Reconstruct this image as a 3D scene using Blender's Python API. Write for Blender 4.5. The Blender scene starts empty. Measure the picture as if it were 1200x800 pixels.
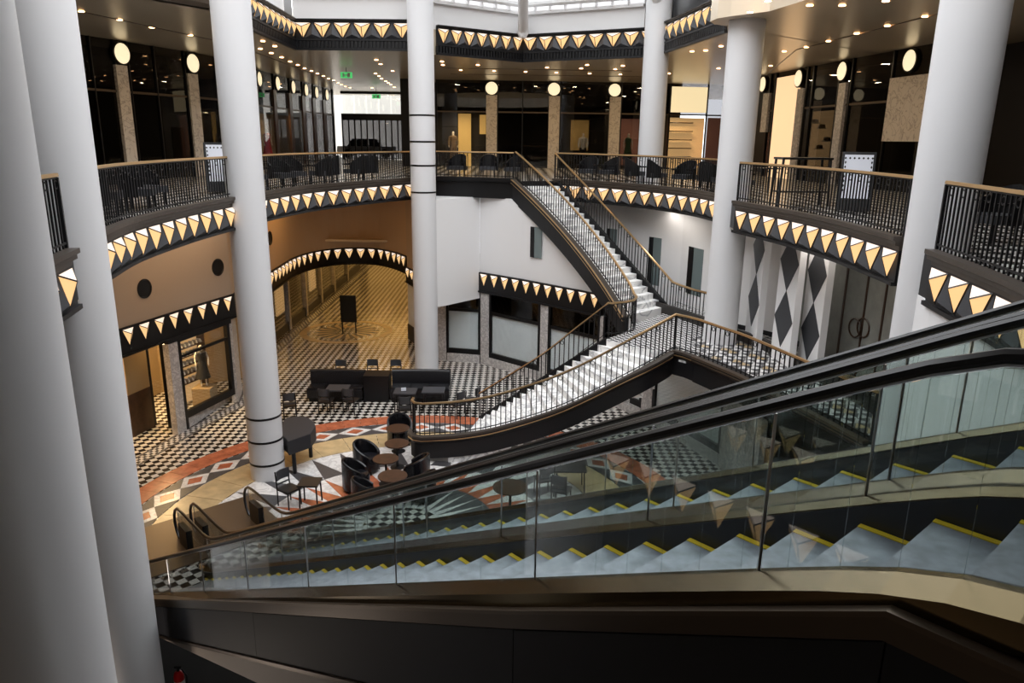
import bpy, bmesh, math, random
from mathutils import Vector, Matrix
random.seed(7)
sc = bpy.context.scene
COL = sc.collection
E = 8.7            # eye height above the ground floor; plan work below is done with the eye at z = 0
PITCH, ROLL, FPX = math.radians(15.25), math.radians(0.71), 873.0

# ------------------------------------------------------------------ camera
cd = bpy.data.cameras.new('camera'); cam = bpy.data.objects.new('camera', cd); COL.objects.link(cam)
cd.sensor_width = 36; cd.lens = FPX / 1200 * 36; cd.clip_start = .05; cd.clip_end = 300
cam.matrix_world = Matrix.Translation((0, 0, E)) @ Matrix.Rotation(math.pi/2 - PITCH, 4, 'X') @ Matrix.Rotation(ROLL, 4, 'Z')
sc.camera = cam

# ------------------------------------------------------------------ sky, light, exposure
w = bpy.data.worlds.new('sky'); sc.world = w; w.use_nodes = True
nt = w.node_tree; nt.nodes.clear()
bg = nt.nodes.new('ShaderNodeBackground'); wo = nt.nodes.new('ShaderNodeOutputWorld')
bg.inputs[0].default_value = (.95, .97, 1.0, 1); bg.inputs[1].default_value = 3.1
nt.links.new(bg.outputs[0], wo.inputs[0])
sc.view_settings.view_transform = 'Standard'; sc.view_settings.look = 'None'
sc.view_settings.exposure = 0.28; sc.view_settings.gamma = 1
sc.cycles.max_bounces = 9; sc.cycles.diffuse_bounces = 4; sc.cycles.glossy_bounces = 5
sc.cycles.transparent_max_bounces = 24; sc.cycles.transmission_bounces = 6
sc.cycles.use_denoising = True; sc.cycles.sample_clamp_indirect = 6
sc.cycles.caustics_reflective = False; sc.cycles.caustics_refractive = False

def area(name, loc, size, power, color, rot=(0, 0, 0), sy=None):
    l = bpy.data.lights.new(name, 'AREA'); l.energy = power; l.color = color; l.size = size
    if sy: l.shape = 'RECTANGLE'; l.size_y = sy
    o = bpy.data.objects.new(name, l); COL.objects.link(o)
    o.location = (loc[0], loc[1], loc[2] + E); o.rotation_euler = rot
    return o
WARM = (1, .74, .44)
# the warm lamps in the ceilings of the ground floor arcade, the galleries and the shops, and some added fills
area('arcade_lamp', (-7.6, 38.5, -4.75), 4.5, 95, (1, .55, .14), sy=7)
area('arcade_lamp', (-8.2, 48, -4.75), 4.5, 95, (1, .55, .14), sy=7)
area('arcade_lamp', (-7.6, 29.0, -2.35), 3.0, 50, (1, .52, .16), sy=3)
area('arcade_lamp', (-8.6, 21.0, -2.35), 2.0, 55, (1, .68, .40), sy=5)
for x, y in ((-10.4, 19.2), (-9.9, 22), (-9.4, 25), (-8.9, 31)): area('gallery_lamp_and_fill', (x, y, 2.83), .22, 30, WARM)
for x in (-2.9, -.7, 1.5, 3.7, 6): area('gallery_lamp_and_fill', (x, 36.8, 2.83), .22, 32, WARM)
for x, y in ((9.4, 19), (9.2, 22), (9.0, 25.5), (9.6, 29), (8.6, 34), (7.8, 37)): area('gallery_lamp_and_fill', (x, y, 2.83), .22, 32, WARM)
area('basement_lamp', (-7.6, 8.8, -9.4), .8, 32, (1, .86, .74), (math.pi/2, 0, -.83))
area('shop_lamp_and_fill', (11.1, 8.6, 2.6), .4, 40, WARM, sy=6)  # added fill so the shop at the right edge is not black
area('gallery_lamp_and_fill', (5.2, 24.5, -2.3), .4, 16, (1, .93, .85), sy=2)  # added fill under the slab to brighten the white wall by the stair
area('gallery_lamp_and_fill', (6.9, 17.0, -2.3), .4, 14, (1, .93, .85), sy=3)  # second added fill, brightening the mezzanine side
for y in (38, 43, 48): area('gallery_lamp_and_fill', (-9, y, 2.83), .22, 30, WARM)

# ------------------------------------------------------------------ reading points of the place from the picture
def ray(u, v):
    x = (u - 600) / FPX; y = -(v - 400) / FPX
    c, s = math.cos(ROLL), math.sin(ROLL)
    x, y = c*x - s*y, s*x + c*y
    return (x, math.cos(PITCH) + y*math.sin(PITCH), -math.sin(PITCH) + y*math.cos(PITCH))
def at(u, v, z):                      # point seen at u, v on the level z
    d = ray(u, v); t = z / d[2]
    return (d[0]*t, d[1]*t, z)
def hit(u, v, line):                  # where the sight line crosses a wall line: point and the wall's direction
    d = ray(u, v); ns = len(line)-1
    for loose in (False, True):
        for i, (a, b) in enumerate(zip(line[:-1], line[1:])):
            ex, ey = b[0]-a[0], b[1]-a[1]
            den = d[0]*ey - d[1]*ex
            if abs(den) < 1e-9: continue
            t = (a[0]*ey - a[1]*ex) / den
            k = (a[0]*d[1] - a[1]*d[0]) / den
            lo = -3 if loose and i == 0 else -1e-4; hi = 4 if loose and i == ns-1 else 1.0001
            if t > 0 and lo <= k <= hi:
                L = math.hypot(ex, ey)
                return (d[0]*t, d[1]*t, d[2]*t), (ex/L, ey/L)

# ------------------------------------------------------------------ materials
def nodes(name):
    m = bpy.data.materials.new(name); m.use_nodes = True
    return m, m.node_tree, m.node_tree.nodes['Principled BSDF']
def mat(name, col, rough=.5, metal=0., emit=None, strength=0., spec=None, var=0., scale=6.):
    m, t, b = nodes(name)
    b.inputs['Base Color'].default_value = (*col, 1); b.inputs['Roughness'].default_value = rough
    b.inputs['Metallic'].default_value = metal
    if spec is not None: b.inputs['Specular IOR Level'].default_value = spec
    if emit: b.inputs['Emission Color'].default_value = (*emit, 1); b.inputs['Emission Strength'].default_value = strength
    if var:
        g = t.nodes.new('ShaderNodeNewGeometry'); n = t.nodes.new('ShaderNodeTexNoise'); n.inputs['Scale'].default_value = scale
        n.inputs['Detail'].default_value = 5
        t.links.new(g.outputs['Position'], n.inputs['Vector'])
        r = t.nodes.new('ShaderNodeValToRGB')
        r.color_ramp.elements[0].position = .3; r.color_ramp.elements[1].position = .7
        r.color_ramp.elements[0].color = (*[c*(1-var) for c in col], 1); r.color_ramp.elements[1].color = (*[min(1, c*(1+var)) for c in col], 1)
        t.links.new(n.outputs['Fac'], r.inputs[0]); t.links.new(r.outputs[0], b.inputs['Base Color'])
    return m
def marble(name, base, vein, scale=1.6, rough=.25, width=.09, speck=0):
    m, t, b = nodes(name)
    g = t.nodes.new('ShaderNodeNewGeometry'); n = t.nodes.new('ShaderNodeTexNoise')
    n.inputs['Scale'].default_value = scale; n.inputs['Detail'].default_value = 7; n.inputs['Distortion'].default_value = 1.4
    t.links.new(g.outputs['Position'], n.inputs['Vector'])
    r = t.nodes.new('ShaderNodeValToRGB'); e = r.color_ramp.elements
    e[0].position = .5 - width; e[0].color = (*base, 1); e[1].position = .5 + width; e[1].color = (*base, 1)
    q = e.new(.5); q.color = (*vein, 1)
    t.links.new(n.outputs['Fac'], r.inputs[0])
    t.links.new(r.outputs[0], b.inputs['Base Color']); b.inputs['Roughness'].default_value = rough
    return m
def checker(name, a, c, size, rot=45, rough=.25):
    m, t, b = nodes(name)
    g = t.nodes.new('ShaderNodeNewGeometry'); mp = t.nodes.new('ShaderNodeMapping'); ch = t.nodes.new('ShaderNodeTexChecker')
    mp.inputs['Rotation'].default_value = (0, 0, math.radians(rot)); mp.inputs['Location'].default_value = (.03, .05, .11)
    ch.inputs['Scale'].default_value = 1/size
    ch.inputs['Color1'].default_value = (*a, 1); ch.inputs['Color2'].default_value = (*c, 1)
    t.links.new(g.outputs['Position'], mp.inputs['Vector']); t.links.new(mp.outputs[0], ch.inputs['Vector'])
    t.links.new(ch.outputs['Color'], b.inputs['Base Color']); b.inputs['Roughness'].default_value = rough
    return m
def glass(name, tint=(.86, .93, .91), refl=1.0, rough=0.0):
    m = bpy.data.materials.new(name); m.use_nodes = True; t = m.node_tree; t.nodes.clear()
    o = t.nodes.new('ShaderNodeOutputMaterial'); mx = t.nodes.new('ShaderNodeMixShader')
    tr = t.nodes.new('ShaderNodeBsdfTransparent'); gl = t.nodes.new('ShaderNodeBsdfGlossy'); f = t.nodes.new('ShaderNodeLayerWeight')
    f.inputs['Blend'].default_value = .5
    pw = t.nodes.new('ShaderNodeMath'); pw.operation = 'POWER'; pw.inputs[1].default_value = 5
    mu = t.nodes.new('ShaderNodeMath'); mu.operation = 'MULTIPLY_ADD'; mu.inputs[1].default_value = .9*refl; mu.inputs[2].default_value = .04*refl
    tr.inputs[0].default_value = (*tint, 1); gl.inputs['Roughness'].default_value = rough
    t.links.new(f.outputs['Facing'], pw.inputs[0]); t.links.new(pw.outputs[0], mu.inputs[0]); t.links.new(mu.outputs[0], mx.inputs[0])
    t.links.new(tr.outputs[0], mx.inputs[1]); t.links.new(gl.outputs[0], mx.inputs[2]); t.links.new(mx.outputs[0], o.inputs[0])
    return m
M = dict(
    white=mat('white_plaster', (.78, .77, .77), .55), shaft=mat('white_column_lacquer', (.67, .665, .675), .4),
    tan=mat('tan_plaster', (.47, .38, .30), .6), cream=mat('cream_plaster', (.55, .42, .30), .6),
    black=mat('black_lacquer', (.005, .005, .006), .32, spec=.35), satin=mat('black_metal', (.007, .007, .008), .42, spec=.3),
    dgrey=mat('charcoal_metal', (.042, .044, .050), .45, spec=.35), truss=mat('blue_black_cladding', (.016, .017, .022), .6),
    bronze=mat('dark_bronze', (.10, .075, .055), .38, .7), cornice=mat('bronze_moulding', (.055, .043, .034), .42, .2),
    brass=mat('brass_handrail', (.62, .42, .22), .35, .9), deck=mat('polished_brass', (.115, .085, .046), .24, 1.0),
    deckedge=mat('brushed_bronze', (.12, .088, .062), .38, .6),
    ceil=mat('bronze_ceiling_panels', (.74, .62, .47), .27, .4), soffit=mat('soffit_plaster', (.55, .47, .38), .6),
    amber=mat('lit_amber_glass', (.35, .2, .08), .4, emit=(1, .60, .27), strength=.86),
    amber2=mat('lit_pale_amber_glass', (.35, .25, .12), .4, emit=(1, .62, .28), strength=.78),
    lamptop=mat('lit_cream_glass', (.4, .34, .3), .4, emit=(1, .82, .68), strength=.8),
    disc=mat('lit_disc_glass', (.9, .8, .6), .4, emit=(1, .84, .54), strength=.78),
    down=mat('lit_downlight', (.9, .7, .5), .4, emit=(1, .55, .25), strength=9),
    lightbox=mat('lit_panel', (.5, .42, .3), .5, emit=(1, .80, .46), strength=.72),
    lightbox2=mat('lit_tall_panel', (.5, .38, .26), .5, emit=(1, .66, .36), strength=.8),
    marble=marble('white_marble', (.78, .77, .75), (.42, .42, .43), 1.7), step=marble('stair_marble', (.86, .85, .83), (.42, .42, .43), 1.5, .4, .06),
    pier=marble('beige_marble', (.64, .57, .49), (.36, .30, .25), 2.6, .3, .035),
    greymarble=marble('grey_marble', (.60, .57, .55), (.36, .34, .33), 5, .3, .12),
    travertine=mat('travertine', (.50, .37, .20), .28, var=.22, scale=3),
    red=mat('red_marble', (.42, .13, .065), .25, var=.3, scale=4), grey=mat('grey_granite', (.062, .060, .064), .38, var=.3, scale=30),
    wtile=marble('white_floor_marble', (.74, .72, .70), (.55, .53, .52), 2.5, .22),
    check=checker('black_and_white_floor', (.60, .57, .53), (.016, .014, .014), .178, rough=.16), mcheck=checker('small_mosaic', (.62, .61, .6), (.05, .05, .055), .11, 20),
    ucheck=checker('gallery_floor', (.5, .48, .45), (.03, .03, .03), .3),
    gpane=glass('clear_glass', (.955, .965, .965), 1.2), epane=glass('balustrade_glass', (.935, .965, .958), 1.6),
    dpane=glass('dark_shop_glass', (.42, .42, .43), 1.1), blind=mat('white_blind', (.80, .85, .87), .6, var=.05, scale=1.5),
    rubber=mat('black_handrail', (.008, .008, .009), .28), alu=mat('grey_tread', (.22, .24, .27), .45, .35, var=.25, scale=9),
    yellow=mat('yellow_edge', (.62, .46, .02), .5), skirt=mat('dark_skirting', (.03, .031, .036), .38),
    leather=mat('black_leather', (.007, .007, .009), .26), wood=mat('dark_walnut', (.055, .026, .014), .3, var=.3, scale=7),
    blackwood=mat('black_wood', (.010, .010, .010), .35), steel=mat('steel', (.5, .5, .52), .3, 1),
    cloth=mat('black_piano_cover', (.02, .019, .022), .65), doorgrey=mat('grey_green_door', (.27, .275, .25), .45, var=.15, scale=3),
    paper=mat('white_poster', (.75, .77, .84), .6), redcloth=mat('red_fabric', (.55, .01, .02), .6), skin=mat('mannequin_white', (.75, .68, .6), .5),
    suit=mat('brown_suit', (.16, .10, .05), .7), dress=mat('black_dress', (.015, .014, .015), .6), green=mat('green_fabric', (.05, .10, .05), .6),
    pinkglow=mat('pink_wall_glow', (.55, .25, .17), .6, emit=(.8, .33, .2), strength=.28), goldglow=mat('golden_wall_glow', (.6, .42, .15), .6, emit=(1, .55, .15), strength=.30),  # both walls glow by emission, standing in for lamplight on them
    shopwall=mat('shop_wall', (.30, .21, .11), .6), darkwall=mat('dark_shop_wall', (.018, .015, .013), .5),
    extred=mat('red_enamel', (.5, .01, .01), .3), street=mat('street_facade', (.6, .57, .52), .7), carwhite=mat('car_white', (.75, .75, .78), .25),
    cardark=mat('car_dark', (.05, .06, .08), .2), displayglow=mat('display_wall_glow', (.75, .5, .25), .5, emit=(1, .6, .25), strength=.35), exitg=mat('exit_green', (.02, .3, .08), .5, emit=(.1, .7, .2), strength=.6),  # display walls and panels glow by emission in place of shop lighting
    base=mat('basement_floor', (.04, .038, .036), .4), beige=mat('beige_cladding', (.40, .34, .29), .55), trunk=mat('grey_plinth', (.42, .40, .38), .5))

# ------------------------------------------------------------------ mesh helpers
class MB:
    def __init__(s): s.v = []; s.f = []; s.m = []
    def add(s, vs, fs, m=0):
        o = len(s.v); s.v += [tuple(p) for p in vs]; s.f += [tuple(i+o for i in f) for f in fs]; s.m += [m]*len(fs); return s
    def quad(s, *p, m=0): return s.add(p, [tuple(range(len(p)))], m)
    def box(s, c, d, rz=0., m=0, taper=1.):
        x, y, z = d[0]/2, d[1]/2, d[2]/2; k = taper
        vs = [(-x, -y, -z), (x, -y, -z), (x, y, -z), (-x, y, -z), (-x*k, -y*k, z), (x*k, -y*k, z), (x*k, y*k, z), (-x*k, y*k, z)]
        co, si = math.cos(rz), math.sin(rz)
        return s.add([(c[0]+a*co-b*si, c[1]+a*si+b*co, c[2]+e) for a, b, e in vs],
                     [(3, 2, 1, 0), (4, 5, 6, 7), (0, 1, 5, 4), (1, 2, 6, 5), (2, 3, 7, 6), (3, 0, 4, 7)], m)
    def prism(s, poly, z0, z1, m=0):
        a = sum(p[0]*q[1]-q[0]*p[1] for p, q in zip(poly, poly[1:]+poly[:1]))
        if a < 0: poly = poly[::-1]
        n = len(poly)
        return s.add([(p[0], p[1], z0) for p in poly] + [(p[0], p[1], z1) for p in poly],
                     [tuple(range(n))[::-1], tuple(range(n, 2*n))] + [(i, (i+1) % n, (i+1) % n+n, i+n) for i in range(n)], m)
    def hexa(s, b, t, m=0):           # bottom four, top four corner points
        return s.add(list(b)+list(t), [(3, 2, 1, 0), (4, 5, 6, 7), (0, 1, 5, 4), (1, 2, 6, 5), (2, 3, 7, 6), (3, 0, 4, 7)], m)
    def tube(s, pts, r, n=6, m=0, cap=True):
        P = [Vector(p) for p in pts]; rr = r if isinstance(r, (list, tuple)) else [r]*len(P)
        vs = []; up = None
        for i, p in enumerate(P):
            d = (P[min(i+1, len(P)-1)] - P[max(i-1, 0)]).normalized()
            if up is None:
                up = Vector((0, 0, 1)) if abs(d.z) < .9 else Vector((0, 1, 0))
            a = d.cross(up).normalized(); b = a.cross(d).normalized(); up = b
            for k in range(n):
                t = 2*math.pi*(k+.5)/n; vs.append(p + (a*math.cos(t) + b*math.sin(t))*rr[i])
        fs = [(i*n+k, i*n+(k+1) % n, (i+1)*n+(k+1) % n, (i+1)*n+k) for i in range(len(P)-1) for k in range(n)]
        if cap: fs += [tuple(range(n))[::-1], tuple(range((len(P)-1)*n, len(P)*n))]
        return s.add(vs, fs, m)
    def lathe(s, prof, n=24, c=(0, 0, 0), m=0, sx=1, sy=1):
        vs = [(c[0]+r*math.cos(2*math.pi*k/n)*sx, c[1]+r*math.sin(2*math.pi*k/n)*sy, c[2]+z) for r, z in prof for k in range(n)]
        fs = [(i*n+k, i*n+(k+1) % n, (i+1)*n+(k+1) % n, (i+1)*n+k) for i in range(len(prof)-1) for k in range(n)]
        fs += [tuple(range(n))[::-1], tuple(range((len(prof)-1)*n, len(prof)*n))]
        return s.add(vs, fs, m)
    def sweep(s, path, prof, m=0, cap=True):   # profile of (offset to the right of travel, height)
        P = [Vector(p) for p in path]; n = len(prof); vs = []
        for i, p in enumerate(P):
            d = P[min(i+1, len(P)-1)] - P[max(i-1, 0)]; d.z = 0; d.normalize()
            r = Vector((d.y, -d.x, 0))
            vs += [p + r*a + Vector((0, 0, b)) for a, b in prof]
        fs = [(i*n+k, i*n+(k+1) % n, (i+1)*n+(k+1) % n, (i+1)*n+k) for i in range(len(P)-1) for k in range(n)]
        if cap: fs += [tuple(range(n))[::-1], tuple(range((len(P)-1)*n, len(P)*n))]
        return s.add(vs, fs, m)
WL = {}
def mesh_of(mb, mats, off=(0, 0, 0), smooth=False):
    me = bpy.data.meshes.new('m'); me.from_pydata([(v[0]-off[0], v[1]-off[1], v[2]-off[2]) for v in mb.v], [], mb.f)
    for q in (mats if isinstance(mats, (list, tuple)) else [mats]): me.materials.append(q)
    me.polygons.foreach_set('material_index', mb.m)
    bm = bmesh.new(); bm.from_mesh(me); bmesh.ops.recalc_face_normals(bm, faces=bm.faces); bm.to_mesh(me); bm.free()
    if smooth:
        me.polygons.foreach_set('use_smooth', [True]*len(me.polygons))
        try: me.set_sharp_from_angle(angle=math.radians(38))
        except Exception: pass
    me.update(); return me
def link(name, me, parent=None, loc=(0, 0, 0), rz=0., scale=None):      # loc in local coordinates of the parent
    o = bpy.data.objects.new(name, me); COL.objects.link(o)
    if parent: o.parent = parent; o.location = loc
    else: o.location = (loc[0], loc[1], loc[2]+E)
    o.rotation_euler = (0, 0, rz)
    if scale: o.scale = scale
    me.name = name if me else 'x'
    return o
def tag(o, label=None, cat=None, group=None, kind=None):
    if label: o['label'] = label
    if cat: o['category'] = cat
    if group: o['group'] = group
    if kind: o['kind'] = kind
    return o
def thing(name, loc, label, cat, group=None, rz=0.):
    o = bpy.data.objects.new(name, None); COL.objects.link(o); o.empty_display_size = .2
    o.location = (loc[0], loc[1], loc[2]+E); o.rotation_euler = (0, 0, rz); WL[o] = tuple(loc)
    return tag(o, label, cat, group)
def part(name, mb, mats, parent, smooth=False, local=False, label=None):
    off = (0, 0, 0) if local else WL[parent]
    o = link(name, mesh_of(mb, mats, off, smooth), parent)
    WL[o] = WL[parent] if parent in WL else (0, 0, 0)
    if label: o['label'] = label
    return o
def put(name, me, parent, loc, rz=0., scale=None):                      # shared mesh at a place of the plan
    w0 = WL[parent]
    o = link(name, me, parent, (loc[0]-w0[0], loc[1]-w0[1], loc[2]-w0[2]), rz, scale); WL[o] = tuple(loc)
    return o
def solo(name, mb, mats, smooth=False, label=None, cat=None, group=None, kind=None):
    xs = [v[0] for v in mb.v]; ys = [v[1] for v in mb.v]; z0 = min(v[2] for v in mb.v)
    off = ((min(xs)+max(xs))/2, (min(ys)+max(ys))/2, z0)
    o = link(name, mesh_of(mb, mats, off, smooth), None, off); WL[o] = off
    return tag(o, label, cat, group, kind)
def struct(name, mb, mats, smooth=False): return solo(name, mb, mats, smooth, kind='structure')
def clone(src, loc, rz=0., label=None, group=None):
    def cp(o, par):
        c = o.copy(); COL.objects.link(c)
        if par: c.parent = par
        for ch in o.children: cp(ch, c)
        return c
    c = cp(src, None); c.location = (loc[0], loc[1], loc[2]+E); c.rotation_euler = (0, 0, rz); WL[c] = tuple(loc)
    if label: c['label'] = label
    if group: c['group'] = group
    return c
def resample(path, step):
    P = [Vector(p) for p in path]; out = []; L = [0]
    for a, b in zip(P[:-1], P[1:]): L.append(L[-1] + math.hypot(b.x-a.x, b.y-a.y))
    n = max(1, round(L[-1]/step)); j = 0
    for i in range(n+1):
        d = L[-1]*i/n
        while j < len(P)-2 and L[j+1] < d: j += 1
        t = (d-L[j])/max(1e-9, L[j+1]-L[j]); q = P[j].lerp(P[j+1], min(1, max(0, t)))
        e = P[j+1]-P[j]; out.append((tuple(q), math.atan2(e.y, e.x)))
    return out
def smooth_path(pts, k=6):                                              # Catmull-Rom through the points
    P = [Vector(p) for p in pts]; P = [P[0]*2-P[1]] + P + [P[-1]*2-P[-2]]; out = []
    for i in range(1, len(P)-2):
        for j in range(k):
            t = j/k; a, b, c, d = P[i-1], P[i], P[i+1], P[i+2]
            out.append(tuple(.5*((2*b) + (c-a)*t + (2*a-5*b+4*c-d)*t*t + (3*b-a-3*c+d)*t**3)))
    out.append(tuple(P[-2])); return out
def z_at(pts, z): return [(p[0], p[1], z) for p in pts]

G, MZ, U, CE = -8.7, -5.3, -1.5, 2.85
FB = -2.15         # underside of the gallery edge

# shared small meshes ------------------------------------------------
def lamp_mesh(a, t):
    mb = MB(); TL, TR, B, A = (-.5, 0, .5), (.5, 0, .5), (0, 0, -.5), (0, 1, .22)
    mb.quad(TL, TR, A, m=1).quad(TL, A, B, m=0).quad(A, TR, B, m=0)
    for p, q in ((TL, A), (TR, A), (A, B), (TL, B), (TR, B)):
        mb.tube([p, q], .028, 3, m=2)
    return mesh_of(mb, [a, t, M['black']])
LAMP = lamp_mesh(M['amber'], M['lamptop']); LAMP2 = lamp_mesh(M['amber2'], M['lamptop'])
mb = MB(); BL, BR, T, A = (-.5, 0, -.5), (.5, 0, -.5), (0, 0, .5), (0, 1, -.26)
mb.quad(BL, A, T).quad(A, BR, T).quad(BL, BR, A)
SPIKE = mesh_of(mb, M['dgrey'])
mb = MB(); mb.box((0, 0, .5), (.022, .022, 1)); BAL = mesh_of(mb, M['satin'])
mb = MB(); R, r = .052, .009
ring = [(R*math.cos(t*math.pi/5), 0, R*math.sin(t*math.pi/5)) for t in range(11)]
mb.tube(ring, r, 4, cap=False); RING = mesh_of(mb, M['satin'])
mb = MB(); mb.lathe([(.0, .0), (.07, 0), (.075, -.012), (.06, -.018), (0.001, -.018)], 12); DOWN = mesh_of(mb, M['down'])

def frieze(name, label, path, z0, z1, n, side=1, lamp=LAMP, d=.13, wl=.86, margin=.3, group=None, dent=0., spikes=True, cornice=0., lh=.93, up=0.):
    """black band with a row of lit pyramid lamps; side = +1 when the void lies to the right of travel"""
    t = thing(name, (path[0][0], path[0][1], z0), label, 'light', group)
    b = MB(); P = z_at(path, 0)
    h = z1-z0-cornice
    b.sweep(P, [(.004*side, z0), (.004*side, z0+h), (.06*side, z0+h), (.06*side, z0)])
    b.sweep(P, [(.004*side, z0-.03), (.004*side, z0+.03), (.11*side, z0+.03), (.11*side, z0-.03)])
    part('band', b, M['satin'], t)
    if cornice:
        c = MB(); zc = z0+h
        c.sweep(P, [(.004*side, zc), (.06*side, zc), (.07*side, zc+cornice*.3), (.13*side, zc+cornice*.38), (.13*side, zc+cornice*.62), (.17*side, zc+cornice*.72), (.17*side, zc+cornice), (.004*side, zc+cornice)])
        part('cornice', c, M['satin'] if dent else M['cornice'], t)
    if dent:
        c = MB()
        for (q, a) in resample([p for p in P], .13):
            c.box((q[0]+math.sin(a)*.07*side, q[1]-math.cos(a)*.07*side, z0-dent/2), (.07, .06, dent*.7), a)
        c.sweep(P, [(.004*side, z0-dent), (.004*side, z0), (.05*side, z0), (.05*side, z0-dent)])
        c.sweep(P, [(.004*side, z0-dent-.05), (.004*side, z0-dent+.03), (.1*side, z0-dent+.03), (.1*side, z0-dent-.05)])
        o = part('dentil_moulding', c, M['satin'], t)
    S = resample(P, 1e9 if n < 1 else sum(math.dist(p, q) for p, q in zip(P[:-1], P[1:]))/(n*2))
    sp = sum(math.dist(p, q) for p, q in zip(P[:-1], P[1:]))/n
    zc = (z0+.03+z0+h)/2; hh = (h-.05)
    for i, (q, a) in enumerate(S[1:-1], 1):
        rz = a+math.pi if side > 0 else a
        if i % 2: put('lamp', lamp, t, (q[0]+math.sin(a)*.066*side, q[1]-math.cos(a)*.066*side, zc+up*h), rz, (sp*wl, d, hh*lh))
        elif spikes: put('pyramid', SPIKE, t, (q[0]+math.sin(a)*.062*side, q[1]-math.cos(a)*.062*side, zc-.01), rz, (sp*.84, d*.9, hh*.93))
    return t

def railing(name, label, path, h=.92, step=.135, group=None, rings=True, ends=True):
    """path runs along the foot of the bars"""
    t = thing(name, path[0], label, 'railing', group)
    a = MB(); a.sweep(path, [(-.032, h-.02), (-.025, h+.022), (.025, h+.022), (.032, h-.02)]); part('handrail', a, M['brass'], t)
    a = MB(); a.sweep(path, [(-.012, .05), (-.012, .075), (.012, .075), (.012, .05)])
    a.sweep(path, [(-.011, h-.045), (-.011, h-.02), (.011, h-.02), (.011, h-.045)]); part('rail', a, M['satin'], t)
    S = resample(path, step)
    for i, (q, an) in enumerate(S):
        k = 1.9 if ends and i in (0, len(S)-1) else 1
        put('baluster', BAL, t, q, an, (k, k, h-.03))
        if rings and i % 3 == 1 and i+1 < len(S):
            m = [(x+y)/2 for x, y in zip(q, S[i+1][0])]
            put('ring', RING, t, (m[0], m[1], m[2]+h-.115), an)
    return t

# ================================================================== SETTING
# gallery edge (upper level), clockwise from near left; columns interrupt it
SEG = {
 'a': smooth_path([(-3.6, 3.9), (-4.5, 5.6), (-5.15, 7.4), (-5.65, 9.35)]),
 'b': smooth_path([(-6.25, 11.1), (-6.65, 13.0), (-6.78, 15.2), (-6.76, 16.6), (-6.68, 17.9)]),
 'c': smooth_path([(-6.62, 19.2), (-6.2, 22.1), (-5.45, 24.1), (-4.6, 25.9), (-3.62, 27.6)]),
 'd': smooth_path([(-2.9, 28.55), (-1.5, 28.2), (-.02, 27.6)]),
 'e': smooth_path([(1.52, 28.1), (3.15, 26.5), (4.55, 24.6), (5.4, 22.6), (5.72, 20.9)]),
 'f': smooth_path([(5.5, 18.55), (5.95, 16.3), (6.15, 14.2), (6.12, 12.2), (6.08, 11.6)]),
 'g': smooth_path([(5.85, 10.25), (5.65, 9.0), (5.4, 7.7), (5.0, 6.3), (4.5, 5.2)])}
ringU = SEG['a'] + SEG['b'] + SEG['c'] + SEG['d'] + SEG['e'] + SEG['f'] + SEG['g']
outU = []
for p in ringU:
    a = math.atan2(p[1]-15, p[0]); 
    outU.append((17*math.cos(a) if p[1] < 27 else p[0]*2.3, 15+40*math.sin(a) if p[1] >= 27 else 15+20*math.sin(a)))
def slab(z0, z1, inner, outer):
    mb = MB()
    for i in range(len(inner)-1):
        a, b, c, d = inner[i], inner[i+1], outer[i+1], outer[i]
        mb.hexa([(p[0], p[1], z0) for p in (a, b, c, d)], [(p[0], p[1], z1) for p in (a, b, c, d)])
    return mb
def in_ring(x, y):
    pass
# upper floor: simple wide plates set back behind the fascia
def wide(inner, z0, z1):
    mb = MB()
    for a, b in zip(inner[:-1], inner[1:]):
        def o(p):
            if p[1] > 25.5 and p[0] < 5: return (p[0]*3.3 if abs(p[0]) > 1 else p[0]*3, 56)
            return (16.5 if p[0] > 0 else -16.5, p[1]*1.0 + (p[1]-15)*1.25)
        mb.hexa([(a[0], a[1], z0), (b[0], b[1], z0), (*o(b), z0), (*o(a), z0)], [(a[0], a[1], z1), (b[0], b[1], z1), (*o(b), z1), (*o(a), z1)])
        mb.m[-6:] = [1, 0, 1, 1, 1, 1]
    return mb
struct('floor_2', wide(ringU, FB+.02, U), [M['ucheck'], M['satin']])

# ground floor, with the well beside the escalators left open
H2, N2, P0 = (-.672, .741), (.741, .672), (1.93, 2.71)
def esc(s, w_, z): return (P0[0]+s*H2[0]+w_*N2[0], P0[1]+s*H2[1]+w_*N2[1], z)
fl = MB()
poly = [esc(-6, 3.35, 0)[:2], esc(12.6, 3.35, 0)[:2], esc(12.6, -.1, 0)[:2], esc(14.4, -.1, 0)[:2], esc(14.4, -1.6, 0)[:2], (-17, 13), (-17, 58), (16, 58), (16, -6)]
fl.prism(poly, G-.35, G)
FLOOR = struct('floor', fl, M['check'])
b = MB(); b.box((-4, 10, -12.75), (30, 40, .1)); struct('floor_1', b, M['base'])

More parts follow.
